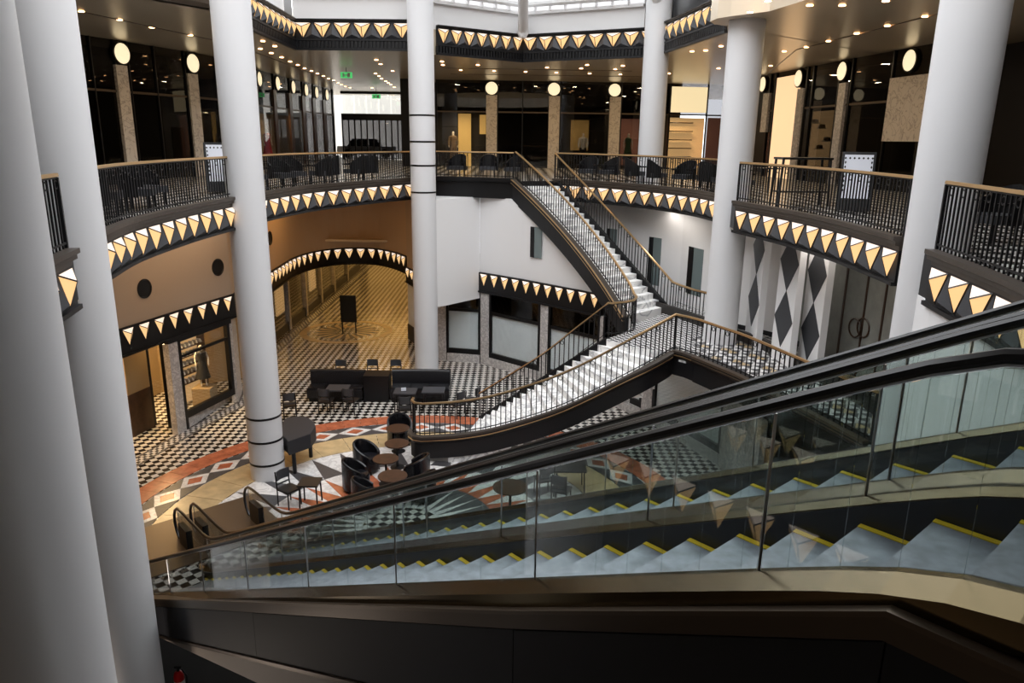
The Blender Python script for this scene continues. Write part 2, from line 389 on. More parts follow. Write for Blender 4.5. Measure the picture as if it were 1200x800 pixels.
# ---- laid stone pattern of the café floor: every stone is a piece
CX, CY = -2.5, 15.5
def pol(r, th): return (CX+r*math.cos(math.radians(th)), CY+r*math.sin(math.radians(th)))
def inwell(p):                        # stones that would lie over the open well are left out
    dx, dy = p[0]-P0[0], p[1]-P0[1]
    s = dx*H2[0]+dy*H2[1]; w_ = dx*N2[0]+dy*N2[1]
    return w_ < 3.3 and s < 15.0
def stone(name, pts, m, h=.012):
    c = [sum(p[i] for p in pts)/len(pts) for i in (0, 1)]
    if inwell(c): return
    k = .985
    q = [(c[0]+(p[0]-c[0])*k, c[1]+(p[1]-c[1])*k) for p in pts]
    mb = MB(); mb.prism(q, G-.005, G+h); part(name, mb, m, FLOOR)
for i in range(50):
    th = -14 + i*4.4
    stone('border_tile', [pol(6.52, th), pol(7.15, th), pol(7.15, th+2.2), pol(7.15, th+4.4), pol(6.52, th+4.4), pol(6.52, th+2.2)], M['red'])
step = 9.4
for i in range(24):
    th = -20 + i*step
    a, b_, c, d = pol(5.78, th), pol(6.5, th), pol(6.14, th+step/2), pol(6.14, th-step/2)
    cc = pol(6.14, th)
    q = lambda p, k: (cc[0]+(p[0]-cc[0])*k, cc[1]+(p[1]-cc[1])*k)
    for p1, p2 in ((a, c), (c, b_), (b_, d), (d, a)):
        stone('white_tile', [p1, p2, q(p2, .55), q(p1, .55)], M['wtile'])
    stone('diamond_tile', [q(a, .54), q(c, .54), q(b_, .54), q(d, .54)], M['red'])
    stone('grey_tile', [b_, pol(6.5, th+step), c], M['grey']); stone('grey_tile', [a, c, pol(5.78, th+step)], M['grey'])
for i in range(22):
    th = -14 + i*10
    stone('band_tile', [pol(4.72, th), pol(5.75, th), pol(5.75, th+5), pol(5.75, th+10), pol(4.72, th+10), pol(4.72, th+5)], M['travertine'])
for (r0, r1, n, off, mo, mi) in ((3.35, 4.7, 25, 0, 'wtile', 'grey'), (2.2, 3.35, 25, 5, 'wtile', 'red'), (.9, 2.2, 25, 0, 'grey', 'wtile')):
    for i in range(n):
        st = 10.; th = -20 + i*st + off
        stone('triangle_tile', [pol(r1, th), pol(r1, th+st/2), pol(r1, th+st), pol(r0, th+st/2)], M[mo])
        stone('triangle_tile', [pol(r0, th-st/2), pol(r0, th), pol(r0, th+st/2), pol(r1, th)], M[mi])
# the nearest black and white floor stones of the checkerboard, piece by piece
tm = MB(); tm.box((0, 0, .0035), (.171, .171, .013)); TB = mesh_of(tm, mat('black_floor_stone', (.016, .014, .014), .16)); TW = mesh_of(tm, mat('white_floor_stone', (.60, .57, .53), .16))
cells = []
q2 = math.sqrt(.5)
for i in range(-200, 60):
    for j in range(20, 200):
        a, b = (i+.5)*.178-.03, (j+.5)*.178-.05
        x, y = (a+b)*q2, (b-a)*q2
        if not (-10 < x < -1 and 15 < y < 25) or math.hypot(x-CX, y-CY) < 7.27 or inwell((x, y)): continue
        if x < -10.1+(y-17)*.24+.2 or math.hypot(x+6.42, y-18.12) < .5: continue
        cells.append((math.hypot(x, y), x, y, (i+j) % 2))
cells.sort(); cnt = [0, 0]
for d_, x, y, k in cells:
    if cnt[k] < 295:
        cnt[k] += 1; put('white_stone' if k else 'black_stone', TW if k else TB, FLOOR, (x, y, G), math.pi/4)
# arcade medallion
for i in range(36):
    th = math.radians(i*10); t2 = math.radians(i*10+10)
    mb = MB(); c = (-7.65, 33.3)
    pt = lambda r, t: (c[0]+r*math.cos(t), c[1]+r*math.sin(t))
    mb.prism([pt(1.78, th), pt(2.1, th), pt(2.1, t2), pt(1.78, t2)], G-.004, G+.008); part('ring_tile', mb, M['travertine'], FLOOR)
    mb = MB(); mb.prism([pt(.5 if i % 2 else .8, th), pt(1.5, th), pt(1.2, t2), pt(.45, t2)], G-.004, G+.006); part('medallion_tile', mb, M['grey'] if i % 2 else M['travertine'], FLOOR)

# ---- walls of the ground floor
# left shops and the arcade
LW = [(-10.9, 17.3), (-9.9, 21.3), (-9.15, 23.8)]
ARC = smooth_path([(-9.15, 23.8), (-9.2, 26), (-9.3, 29.0), (-9.35, 31.6), (-8.9, 33.5), (-7.9, 34.55), (-6.5, 34.6), (-5.4, 33.6), (-4.62, 32.3)], 4)
def wallstrip(line, z0, z1, th=.15, side=1):
    mb = MB(); mb.sweep(z_at(line, 0), [(0, z0), (0, z1), (-th*side, z1), (-th*side, z0)]); return mb
struct('wall_left', wallstrip([(-12.5, 11.0)] + LW, -5.02, FB, .15), M['tan'])
struct('wall_arch', wallstrip(ARC, -5.02, FB, .15), M['cream'])
struct('ceiling_2', wide(ringU, FB, FB+.015), [M['soffit'], M['soffit']])
mb = MB(); mb.box((-8, 46, -4.6), (10, 24, .1)); AC = struct('ceiling_3', mb, M['ceil'])
mb = MB(); mb.box((-11.5, 46, -6.6), (.15, 24, 4.2)); CEIL3 = None; struct('wall_corridor', mb, M['darkwall'])
mb = MB(); mb.box((-4.2, 45.5, -6.6), (.15, 22, 4.2)); struct('wall_corridor_2', mb, M['shopwall'])
mb = MB(); mb.box((-8, 58, -6.6), (10, .15, 4.2)); struct('wall_end', mb, M['goldglow'])  # arcade end brightened by the glow in its material

# white walls round the foot of the stair
RW = [(-1.28, 28.5), (.34, 27.1), (3.2, 24.3), (4.6, 22.6)]
def bez(a, c, b, n=22): return [tuple((1-t)**2*a[k]+2*t*(1-t)*c[k]+t*t*b[k] for k in range(len(a))) for t in [i/n for i in range(n+1)]]
Lu = bez((0.0, 27.6), (2.3, 24.75), (3.4, 21.5)); Ru = bez((1.5, 28.0), (3.35, 25.4), (5.0, 23.0))
def stair_z(p):                       # underside of the upper flight over a point of the plan
    best = None
    for i, (l, r) in enumerate(zip(Lu, Ru)):
        dx, dy = r[0]-l[0], r[1]-l[1]; k = ((p[0]-l[0])*dx+(p[1]-l[1])*dy)/(dx*dx+dy*dy); kk = min(1, max(0, k))
        e = math.hypot(l[0]+dx*kk-p[0], l[1]+dy*kk-p[1])
        if best is None or e < best[0]: best = (e, i)
    return U-.62+(MZ-U)*best[1]/22
WS = [q[0] for q in resample([(-1.28, 28.55, 0), (.3, 27.2, 0), (3.2, 24.35, 0), (4.0, 23.3, 0)], .3)]
mb = MB()
for p, q in zip(WS[:-1], WS[1:]):
    zp, zq = min(FB+.02, stair_z(p)), min(FB+.02, stair_z(q))
    mb.hexa([(p[0], p[1], -5.0), (q[0], q[1], -5.0), (q[0]+.15, q[1]+.13, -5.0), (p[0]+.15, p[1]+.13, -5.0)], [(p[0], p[1], max(-4.98, zp)), (q[0], q[1], max(-4.98, zq)), (q[0]+.15, q[1]+.13, max(-4.98, zq)), (p[0]+.15, p[1]+.13, max(-4.98, zp))])
struct('wall_stair', mb, M['white'])
mb = MB(); mb.prism([(-2.75, 26.75), (-1.28, 28.5), (-1.35, 28.6), (-2.95, 28.6)], -6.03, FB+.02); struct('wall_pier', mb, M['white'])
BW = [(1.9, 29.3), (4.1, 27.3), (5.7, 25.1), (6.4, 23.1), (6.6, 21.2)]
struct('wall_back', wallstrip(BW, G, FB+.02, .2), M['white'])

# mezzanine
MEDGE = smooth_path([(4.62, 18.0), (5.0, 17.2), (5.35, 16.4), (5.75, 15.1), (6.2, 13.6), (6.5, 12.6)], 3)
mp = [(2.6, 19.8), (3.3, 19.0), (4.2, 18.5), (4.62, 18.0)] + [(p[0], p[1]) for p in MEDGE[1:]] + [(9, 12), (9.2, 16), (7.8, 19.9), (6.7, 21.2), (6.3, 23), (5.6, 24.9), (4.9, 23.2), (3.5, 21.4), (3.25, 20.6)]
mb = MB(); mb.prism(mp, MZ-.19, MZ); MFL = struct('floor_3', mb, M['step'])
mb = MB(); mb.prism(mp, MZ, MZ+.003); part('mosaic', mb, M['mcheck'], MFL)
def inpoly(p, poly):
    c = False
    for a, b in zip(poly, poly[1:]+poly[:1]):
        if (a[1] > p[1]) != (b[1] > p[1]) and p[0] < (b[0]-a[0])*(p[1]-a[1])/(b[1]-a[1])+a[0]: c = not c
    return c
st = .36
for i in range(26):
    for j in range(34):
        x, y = 5.0+i*st*.8+j*.0, 12.6+j*st*.75
        off = .18 if j % 2 else 0
        a, b_, c, d = (x+off, y), (x+off+st*.8, y), (x+off+st*.4, y+st*.75), (x+off-st*.4, y+st*.75)
        cc = (x+off+.1, y+.13)
        if not inpoly((cc[0]-.4, cc[1]), mp) or not inpoly((cc[0]+.2, cc[1]), mp) or x > 8.0 or y > 20.0: continue
        mb = MB(); mb.prism([a, b_, c], MZ-.004, MZ+.006)
        part('floor_tile', mb, M['wtile'] if (i+j) % 4 else M['travertine'], MFL)
        mb = MB(); mb.prism([a, c, d], MZ-.004, MZ+.006); part('dark_tile', mb, M['grey'], MFL)
DW = [(6.6, 21.2), (7.6, 19.9), (8.2, 16.4), (8.3, 12.5)]
struct('wall_mezzanine', wallstrip(DW[:2], MZ, FB+.02, .2), M['white'])
struct('wall_door', wallstrip(DW[1:], MZ, FB+.02, .2), M['doorgrey'])
mb = MB(); mb.prism([(6.62, 11.6), (8.6, 12.2), (8.6, 12.5), (6.55, 12.0)], G, FB+.02); struct('wall_right', mb, M['white'])
mb = MB(); mb.sweep([(6.25, 11.2, 0), (5.95, 10.0, 0), (5.75, 8.5, 0), (5.4, 6.8, 0), (4.9, 5.4, 0)], [(0, -12.7), (0, FB+.02), (.2, FB+.02), (.2, -12.7)]); struct('wall_right_2', mb, M['white'])
mb = MB()
for a, b in zip(DW[:2], DW[1:3]):
    mb.sweep([(*a, 0), (*b, 0)], [(.02, MZ), (.02, MZ+.14), (-.0, MZ+.14), (0, MZ)])
struct('baseboard_mezzanine', mb, M['black'])

# near edge of the gallery under the viewer, walls behind the viewer
mb = MB(); mb.prism([(-16, -8), (16, -8), (16, 2.0), (6.5, 2.0), (4.6, -.6), (.3, .35), (-1.6, .9), (-3.6, 3.9), (-16, 3.9)], FB, U); struct('floor_4', mb, M['ucheck'])
mb = MB(); mb.box((0, -8, -1), (34, .2, 26)); struct('wall_near', mb, M['shopwall'])
mb = MB(); mb.box((-16.8, 20, -1), (.2, 80, 26)); struct('wall_outer', mb, M['darkwall'])
mb = MB(); mb.box((16.8, 20, -1), (.2, 80, 26)); struct('wall_outer_2', mb, M['darkwall'])

# ---- gallery ceiling / second gallery with its polygonal opening
L2 = [(-2.4, 5.2), (-6.2, 8.6), (-8.9, 16.2), (-7.15, 19.0), (-7.55, 23), (-7.65, 27.5), (-3.55, 27.4), (-2.85, 28.5), (.27, 30.85), (4.55, 28.6), (5.0, 28.2), (5.8, 21.9)]  # unseen near corners drawn inward to shade the left columns
c = (5.75, 19.75)
L2 += [(c[0]+.95*math.cos(math.radians(t)), c[1]+.95*math.sin(math.radians(t))) for t in (110, 140, 170, 200, 225)]
L2 += [(5.75, 18.3), (6.2, 16.0), (6.6, 13), (6.7, 10), (5.2, 6.4), (2.4, 5.0)]
L2 = L2 + [L2[0]]
def outer(p):
    dx, dy = p[0]-0, p[1]-16
    k = min(16.7/abs(dx) if abs(dx) > 1e-6 else 9e9, (40. if dy > 0 else 24.)/abs(dy) if abs(dy) > 1e-6 else 9e9)
    return (dx*k, 16+dy*k)
CEIL = MB()
for a, b in zip(L2[:-1], L2[1:]):
    oa, ob = outer(a), outer(b)
    ring_o = [oa]
    for cor in ((-16.7, 56), (16.7, 56), (16.7, -8), (-16.7, -8)):
        A0 = math.atan2(oa[1]-16, oa[0]); B0 = math.atan2(ob[1]-16, ob[0]); C0 = math.atan2(cor[1]-16, cor[0])
        lo, hi = min(A0, B0), max(A0, B0)
        if hi-lo < math.pi and lo < C0 < hi: ring_o.append(cor)
    ring_o.append(ob)
    poly = [a, b] + ring_o[::-1]
    CEIL.prism(poly, CE, CE+.85)
CEILO = struct('ceiling', CEIL, M['ceil'])

# white parapet over the far end and gutters, glass roof
far = [(-8.9, 16.2), (-7.15, 19.0), (-7.55, 23), (-7.65, 27.5), (-3.55, 27.4), (-2.85, 28.5), (.27, 30.85), (4.55, 28.6), (5.0, 28.2)]
par = MB(); par.sweep(z_at(far[3:8], 0), [(-.06, 3.72), (-.06, 4.55), (-.4, 4.55), (-.4, 3.72)])
struct('trim_1', par, M['white'])
gut = MB(); gut.sweep(z_at(far[3:8], 0), [(.12, 4.55), (.12, 4.66), (-.5, 4.66), (-.5, 4.55)])
gut.tube(z_at([(p[0], p[1]-.25) for p in far[3:8]], 4.9), .13, 8)
gut.sweep(z_at(far[3:8], 0), [(-.3, 4.6), (-.3, 5.0), (-.36, 5.0), (-.36, 4.6)])
struct('trim_2', gut, M['white'])
brk = MB()
for q, a in resample(z_at(far[3:8], 4.66), .62): brk.box((q[0], q[1]-.15, 4.76), (.03, .25, .28), a)
struct('trim_3', brk, M['white'])
apex = [(-4.5, 22), (-2.5, 22), (-1.5, 22.5), (.2, 23), (2.2, 22.5)]
roof = thing('glass_roof', (0, 25, 4.9), 'glazed roof with white bars sloping up from the far white parapet', 'roof')
eave = [far[3], far[4], far[5], far[6], far[7]]
barm = MB()
for k in range(4):
    a, b = eave[k], eave[k+1]; c_, d_ = apex[k+1], apex[k]
    n = 3
    for i in range(n):
        for j in range(3):
            def pt(u_, v_):
                e = (a[0]+(b[0]-a[0])*u_, a[1]+(b[1]-a[1])*u_, 4.95); t_ = (d_[0]+(c_[0]-d_[0])*u_, d_[1]+(c_[1]-d_[1])*u_, 8.6)
                return tuple(e[q]+(t_[q]-e[q])*v_ for q in range(3))
            g = MB(); p4 = [pt(i/n, j/3), pt((i+1)/n, j/3), pt((i+1)/n, (j+1)/3), pt(i/n, (j+1)/3)]
            g.hexa([(q[0], q[1], q[2]-.01) for q in p4], [(q[0], q[1], q[2]+.01) for q in p4]); part('pane', g, M['gpane'], roof)
            barm.tube([p4[0], p4[1]], .03, 4); barm.tube([p4[0], p4[3]], .045 if i else .1, 4)
part('glazing_bars', barm, M['white'], roof)
# the supporting white tubes that come down to the columns and parapet corner
for (p, q, lab) in (((-3.35, 27.0, 4.35), (-2.6, 22.0, 8.4), 'white roof strut rising from the banded column'), ((.27, 30.5, 3.95), (.2, 24.0, 8.4), 'white roof strut at the kink of the far parapet'),
                    ((4.85, 27.6, 4.2), (3.4, 22.5, 8.4), 'white roof strut rising from the column right of the far parapet')):
    m_ = MB(); m_.tube([p, ((p[0]+q[0])/2, (p[1]+q[1])/2, (p[2]+q[2])/2), q], .2, 10); m_.lathe([(.12, -.25), (.21, -.1), (.2, .1)], 10, p)
    solo('roof_strut', m_, M['white'], True, lab, 'strut')
# walls of the upper storey around the void
UPW = [(-13, -6), (-13, 19), (-9.9, 22.5), (-9.6, 27.8), (-3.5, 28.2)]
mb = MB(); mb.box((-13, 7, 6), (.2, 26, 4.6)); struct('wall_upper', mb, M['white'])
mb = MB(); mb.box((12, 7, 6), (.2, 26, 4.6)); struct('wall_upper_2', mb, M['white'])
mb = MB(); mb.sweep([(4.6, 29.2, 0), (5.35, 28.3, 0), (6.15, 21.9, 0), (7.2, 17, 0)], [(-.2, 3.75), (-.2, 7), (-.25, 7), (-.25, 3.75)]); struct('window_1', mb, M['black'])
mb = MB(); mb.sweep([(-9.9, 16.5, 0), (-7.75, 21.0, 0), (-7.95, 27.6, 0)], [(0, 3.85), (0, 6.5), (-.15, 6.5), (-.15, 3.85)]); struct('wall_upper_3', mb, M['white'])

# ================================================================== COLUMNS
def column(x, y, z0, z1, label, bands=(), r=.43):
    t = thing('column', (x, y, z0), label, 'column', 'round white columns around the atrium')
    mb = MB(); mb.lathe([(r, z0), (r, z1)], 40, (x, y, 0)); part('shaft', mb, M['shaft'], t, True)
    for zb in bands:
        mb = MB(); mb.lathe([(r-.02, zb-.028), (r+.007, zb-.028), (r+.007, zb+.028), (r-.02, zb+.028)], 40, (x, y, 0)); part('band', mb, M['black'], t, True)
    return t
column(-3.35, 4.5, -12.7, CE+.8, 'white round column nearest on the left, cut by the frame edge', r=.47)
column(-6.0, 10.05, -12.7, CE+.8, 'second white round column on the left, behind the nearest one', r=.45)
column(-6.42, 18.12, G, CE+.8, 'white column with three black bands low down, beside the piano', (-8.25, -7.62, -6.98), r=.44)
column(-3.19, 26.75, G, 4.6, 'white column with black bands at gallery height behind the sofas', (-1.86, -.95, -.15, 0.72), r=.44)
column(4.86, 27.45, U, 4.8, 'white column standing behind the far gallery railing', r=.44)
column(5.68, 19.72, MZ, CE+.1, 'white column on the landing floor right of the staircase', r=.44)
column(6.25, 11.0, -12.7, CE+.8, 'large white column on the right in front of the grey double door', r=.44)

# ================================================================== LAMP FRIEZES
GRP = 'bands of lit pyramid lamps along the gallery edges'
CT = -1.4
frieze('lamp_frieze', 'short gallery band of lit pyramids between the two left foreground columns', SEG['a'], FB, CT, 9, 1, d=.12, cornice=.22, group=GRP)
frieze('lamp_frieze', 'gallery band of lit pyramids left of the column beside the piano', SEG['b'], FB, CT, 11, 1, d=.12, cornice=.22, group=GRP)
frieze('lamp_frieze', 'gallery band of lit pyramids over the golden arcade opening', SEG['c'], FB, CT, 13, 1, d=.12, cornice=.22, group=GRP)
frieze('lamp_frieze', 'gallery band of lit pyramids behind the upper stair flight', SEG['e'], FB, CT, 13, 1, d=.12, cornice=.22, group=GRP)
frieze('lamp_frieze', 'gallery band of lit pyramids above the black and white diamond fins', SEG['f'], FB, CT, 11, 1, d=.12, cornice=.22, group=GRP)
frieze('lamp_frieze', 'gallery band of lit pyramids at the right edge behind the handrails', SEG['g'], FB, CT, 8, 1, d=.12, cornice=.22, group=GRP)
b = MB(); b.sweep(z_at(SEG['d'], 0), [(0, FB), (.02, CT-.2), (.14, CT-.14), (.17, CT), (-.4, CT), (-.4, FB)]); struct('trim_4', b, M['satin'])
# ground floor shop fronts and arcade
GG = 'bands of lit pyramid lamps over the ground floor shops'
frieze('lamp_frieze', 'shop band of lit pyramids over the lit window at the far left', resample(z_at(LW, 0), 5.0) and LW[:2]+[(-9.15, 23.8)], -5.75, -5.0, 11, 1, LAMP2, .1, .7, group=GG, spikes=False, lh=.66, up=.1)
frieze('lamp_frieze', 'curved shop band of small lit pyramids across the golden arcade', ARC, -5.75, -5.0, 28, 1, LAMP2, .1, .74, group=GG, lh=.64, up=.1, spikes=False)
frieze('lamp_frieze', 'shop band of lit pyramids over the white blinds under the stair', [(-1.28, 28.5), (.34, 27.1), (2.5, 25.0), (3.0, 24.5)], -5.75, -5.0, 11, 1, LAMP2, .1, .72, group=GG, lh=.66, up=.1, spikes=False)
frieze('lamp_frieze', 'little shop band of lit pyramids half hidden by the banded column', [(-4.62, 32.2), (-3.75, 30.3), (-3.1, 28.9)], -6.1, -5.45, 6, 1, LAMP2, .1, .74, group=GG, lh=.66, up=.1, spikes=False)
NW = [(.5, -2.2), (-3.6, .2), (-6.6, 3.4), (-8.9, 7.6), (-10.6, 13)]
struct('wall_near_2', wallstrip(NW, -12.7, FB, .2), M['darkwall'])
frieze('lamp_frieze', 'shop band of lit pyramids below the viewer, seen only mirrored in the glass', NW, -5.75, -5.0, 30, 1, LAMP2, .14, .74, group=GG, lh=.8, up=.06, spikes=False)
# second gallery
G2 = 'bands of lit pyramid lamps along the ceiling edge'
for pts, n, lab in ((L2[2:4], 7, 'ceiling band of lit pyramids on the left end by the upper railing'), (L2[3:6], 14, 'ceiling band of lit pyramids running back from the left column'), (L2[5:7], 6, 'ceiling band of six lit pyramids left of the banded column'),
                    (L2[7:9], 7, 'ceiling band of lit pyramids right of the banded column'), (L2[8:11], 8, 'ceiling band of lit pyramids right of the parapet kink'),
                    (L2[10:12], 10, 'ceiling band of lit pyramids before the right landing column')):
    if n == 7 and pts[0] == L2[2]: continue
    frieze('lamp_frieze', lab, [(p[0], p[1]) for p in pts], CE+.34, CE+1.0, n, 1, d=.13, group=G2, dent=.29, cornice=.09)
b = MB(); b.sweep(z_at([L2[1], L2[2], L2[3]], 0), [(0, CE), (.05, CE+.1), (.05, CE+.2), (-.2, CE+.2), (-.2, CE)]); struct('trim_5', b, M['bronze'])
railing('gallery_railing', 'dark railing on the ceiling edge at the top left', [(L2[2][0]-.5, L2[2][1]-.6, CE+.2), (L2[3][0]-.15, L2[3][1], CE+.2)], 1.0, .15)

# ================================================================== GALLERY RAILINGS
GR = 'brass topped railings along the gallery'
for k, lab in (('a', 'short dark railing between the two left foreground columns'), ('b', 'curved railing left of the column beside the piano'), ('c', 'curved railing over the golden arcade'),
               ('e', 'curved railing behind the upper stair flight'), ('f', 'curved railing before the folded poster stand on the right'), ('g', 'railing at the right edge behind the handrails')):
    P = SEG[k]; Q = []
    for i, p in enumerate(P):
        q = P[min(i+1, len(P)-1)]; r_ = P[max(i-1, 0)]; d = math.hypot(q[0]-r_[0], q[1]-r_[1])
        nx, ny = (q[1]-r_[1])/d, -(q[0]-r_[0])/d
        Q.append((p[0]+nx*.02, p[1]+ny*.02, CT))
    railing('gallery_railing', lab, Q, .9, .125, GR)
railing('gallery_railing', 'straight railing from the banded column to the stair head', [(p[0], p[1], CT) for p in SEG['d']], .9, .15, GR)

# ================================================================== STAIR
stair = thing('staircase', (3.3, 21.3, MZ), 'white marble staircase in two flights with a black curved edge beam', 'staircase')
NS = 22; rise = (U-MZ)/NS
for i in range(NS):
    z1 = U - rise*i - rise*.0
    a, b_, c, d = Lu[i], Lu[i+1], Ru[i+1], Ru[i]
    zt = U - rise*(i+1) + 0.0
    if i == NS-1: continue
    ex = .03
    mb = MB(); v = [(a[0]-.0, a[1]), (b_[0], b_[1]), (c[0], c[1]), (d[0], d[1])]
    mb.hexa([(p[0], p[1], zt-.42) for p in v], [(p[0], p[1], zt) for p in v]); part('step', mb, M['step'], stair)
    # dark triangular skirting on the far end of the step
    mb = MB(); o = .05
    mb.hexa([(c[0], c[1], zt), (c[0]+o, c[1]+o, zt), (d[0]+o, d[1]+o, zt), (d[0], d[1], zt)], [(c[0], c[1], zt+.04), (c[0]+o, c[1]+o, zt+.04), (d[0]+o, d[1]+o, zt+rise+.05), (d[0], d[1], zt+rise+.05)])
    part('skirting', mb, M['satin'], stair)
def lvl(path, z0, z1): return [(p[0], p[1], z0+(z1-z0)*i/(len(path)-1)) for i, p in enumerate(path)]
LuZ = lvl(Lu, U+.05, MZ+.22); RuZ = lvl(Ru, U+.05, MZ+.1)
mb = MB(); mb.sweep(LuZ, [(-.03, 0), (.15, 0), (.15, -.1), (.07, -.16), (.05, -.78), (-.03, -.78)]); part('edge_beam', mb, M['satin'], stair)
mb = MB(); mb.sweep(LuZ, [(-.05, .04), (.15, .04), (.15, .0), (-.05, .0)]); part('edge_top', mb, M['cornice'], stair)
mb = MB(); mb.sweep(LuZ, [(.14, .05), (.175, .05), (.175, .015), (.14, .015)]); mb.sweep(LuZ, [(.06, -.09), (.16, -.09), (.16, -.11), (.06, -.11)]); part('edge_moulding', mb, M['brass'], stair)
mb = MB(); mb.sweep(RuZ, [(-.09, .02), (.0, .02), (.0, -.5), (-.09, -.5)]); part('edge_beam', mb, M['satin'], stair)

# lower flight: N = near edge beam, F = far edge
Nn = smooth_path([(4.2, 18.55, MZ+.0), (3.15, 18.0, -5.72), (1.4, 18.45, -6.85), (-.2, 18.9, -7.6), (-1.3, 19.05, -7.9), (-2.42, 19.05, -8.0)], 8)
Ff = smooth_path([(2.6, 19.8, 0), (1.75, 20.25, 0), (.94, 20.75, 0), (0, 21.4, 0), (-1.0, 22.0, 0)], 8)
def along(P, t):
    L = [0]
    for a, b in zip(P[:-1], P[1:]): L.append(L[-1]+math.hypot(b[0]-a[0], b[1]-a[1]))
    d = t*L[-1]
    for j in range(len(P)-1):
        if d <= L[j+1]+1e-9:
            k = (d-L[j])/(L[j+1]-L[j]); return tuple(P[j][q]+(P[j+1][q]-P[j][q])*k for q in range(3))
    return P[-1]
n2 = 18; r2 = (MZ-G)/n2
for i in range(n2-1):
    t0, t1 = i/(n2-1), (i+1)/(n2-1)
    zt = MZ - r2*(i+1); k = .86
    a, b_, c, d = along(Nn, .04+t0*k), along(Nn, .04+t1*k), along(Ff, t1), along(Ff, t0)
    mb = MB(); v = [a, b_, c, d]
    mb.hexa([(p[0], p[1], max(G, zt-.5)) for p in v], [(p[0], p[1], zt) for p in v]); part('step', mb, M['step'], stair)
    mb = MB(); o = -.03
    mb.hexa([(c[0], c[1], zt), (c[0]+o, c[1]+.06, zt), (d[0]+o, d[1]+.06, zt), (d[0], d[1], zt)], [(c[0], c[1], zt+.03), (c[0]+o, c[1]+.06, zt+.03), (d[0]+o, d[1]+.06, zt+r2+.04), (d[0], d[1], zt+r2+.04)])
    part('skirting', mb, M['satin'], stair)
Nb = [(4.62, 18.0, MZ), (4.45, 18.3, MZ)] + Nn
Nb = Nb + [(-2.62, 19.12, -8.0), (-2.74, 19.3, -8.0), (-2.72, 19.52, -8.0)]
Nb = [(p[0], p[1], p[2]+.06) for p in Nb]
mb = MB(); mb.sweep(Nb, [(.05, -.02), (-.12, -.02), (-.12, -.12), (-.05, -.2), (-.04, -.64), (.05, -.64)]); part('edge_beam', mb, M['satin'], stair, True)
mb = MB(); mb.sweep(Nb, [(.05, .03), (-.14, .03), (-.14, -.03), (.05, -.03)]); part('edge_top', mb, M['cornice'], stair)
mb = MB(); mb.sweep(Nb, [(.0, -.07), (-.125, -.07), (-.125, -.1), (.0, -.085)]); part('edge_moulding', mb, M['brass'], stair)
mb = MB(); mb.prism([(-2.3, 19.15), (.6, 18.9), (1.6, 18.75), (1.7, 19.6), (-.5, 20.2), (-2.3, 19.6)], G, G+.45); part('plinth', mb, M['trunk'], stair)
# landing rim
mb = MB(); rim = [(p[0], p[1], MZ+.06) for p in MEDGE]
mb.sweep(rim, [(-.2, 0), (.12, 0), (.12, -.12), (.04, -.2), (.04, -.66), (-.2, -.66)]); struct('trim_6', mb, M['satin'])
mb = MB(); mb.sweep(rim, [(0, .03), (.14, .03), (.14, -.03), (0, -.03)]); mb.sweep(rim, [(0, -.07), (.125, -.07), (.125, -.1), (0, -.1)]); struct('trim_7', mb, M['deckedge'])

SG = 'brass topped stair railings'
top = [(p[0], p[1], p[2]) for p in LuZ]
curl = [(3.5, 21.05, MZ+.1), (3.52, 20.7, MZ+.08), (3.38, 20.35, MZ+.06), (3.1, 20.1, MZ+.06), (2.75, 19.95, MZ+.06)]
railing('stair_railing', 'railing on the open near side of the upper flight, curling at the landing', [(p[0]+.05, p[1]+.02, p[2]+.05) for p in top] + curl, .93, .14, SG, ends=False)
railing('stair_railing', 'railing on the far side of the upper flight, before the white wall', RuZ + [(5.15, 22.6, MZ+.08), (5.45, 22.0, MZ+.05), (5.9, 21.3, MZ+.05)], .93, .14, SG)
Fz = [(p[0], p[1], MZ+(G-MZ)*i/(len(Ff)-1)+.12) for i, p in enumerate(Ff)]
railing('stair_railing', 'railing on the far side of the lower flight, before the white blinds', [(2.75, 19.95, MZ+.08)] + Fz, .9, .15, SG, ends=False)
railing('stair_railing', 'railing on the near side of the lower flight, above the curved black beam', [(p[0], p[1]+.04, p[2]+.02) for p in Nb[2:]], .93, .14, SG)
railing('landing_railing', 'curved railing of the mosaic landing floor, passing behind the handrails', [(4.2, 18.55, MZ+.08), (4.45, 18.3, MZ+.08)] + [(p[0]+.04, p[1], MZ+.08) for p in MEDGE], .93, .165, SG)

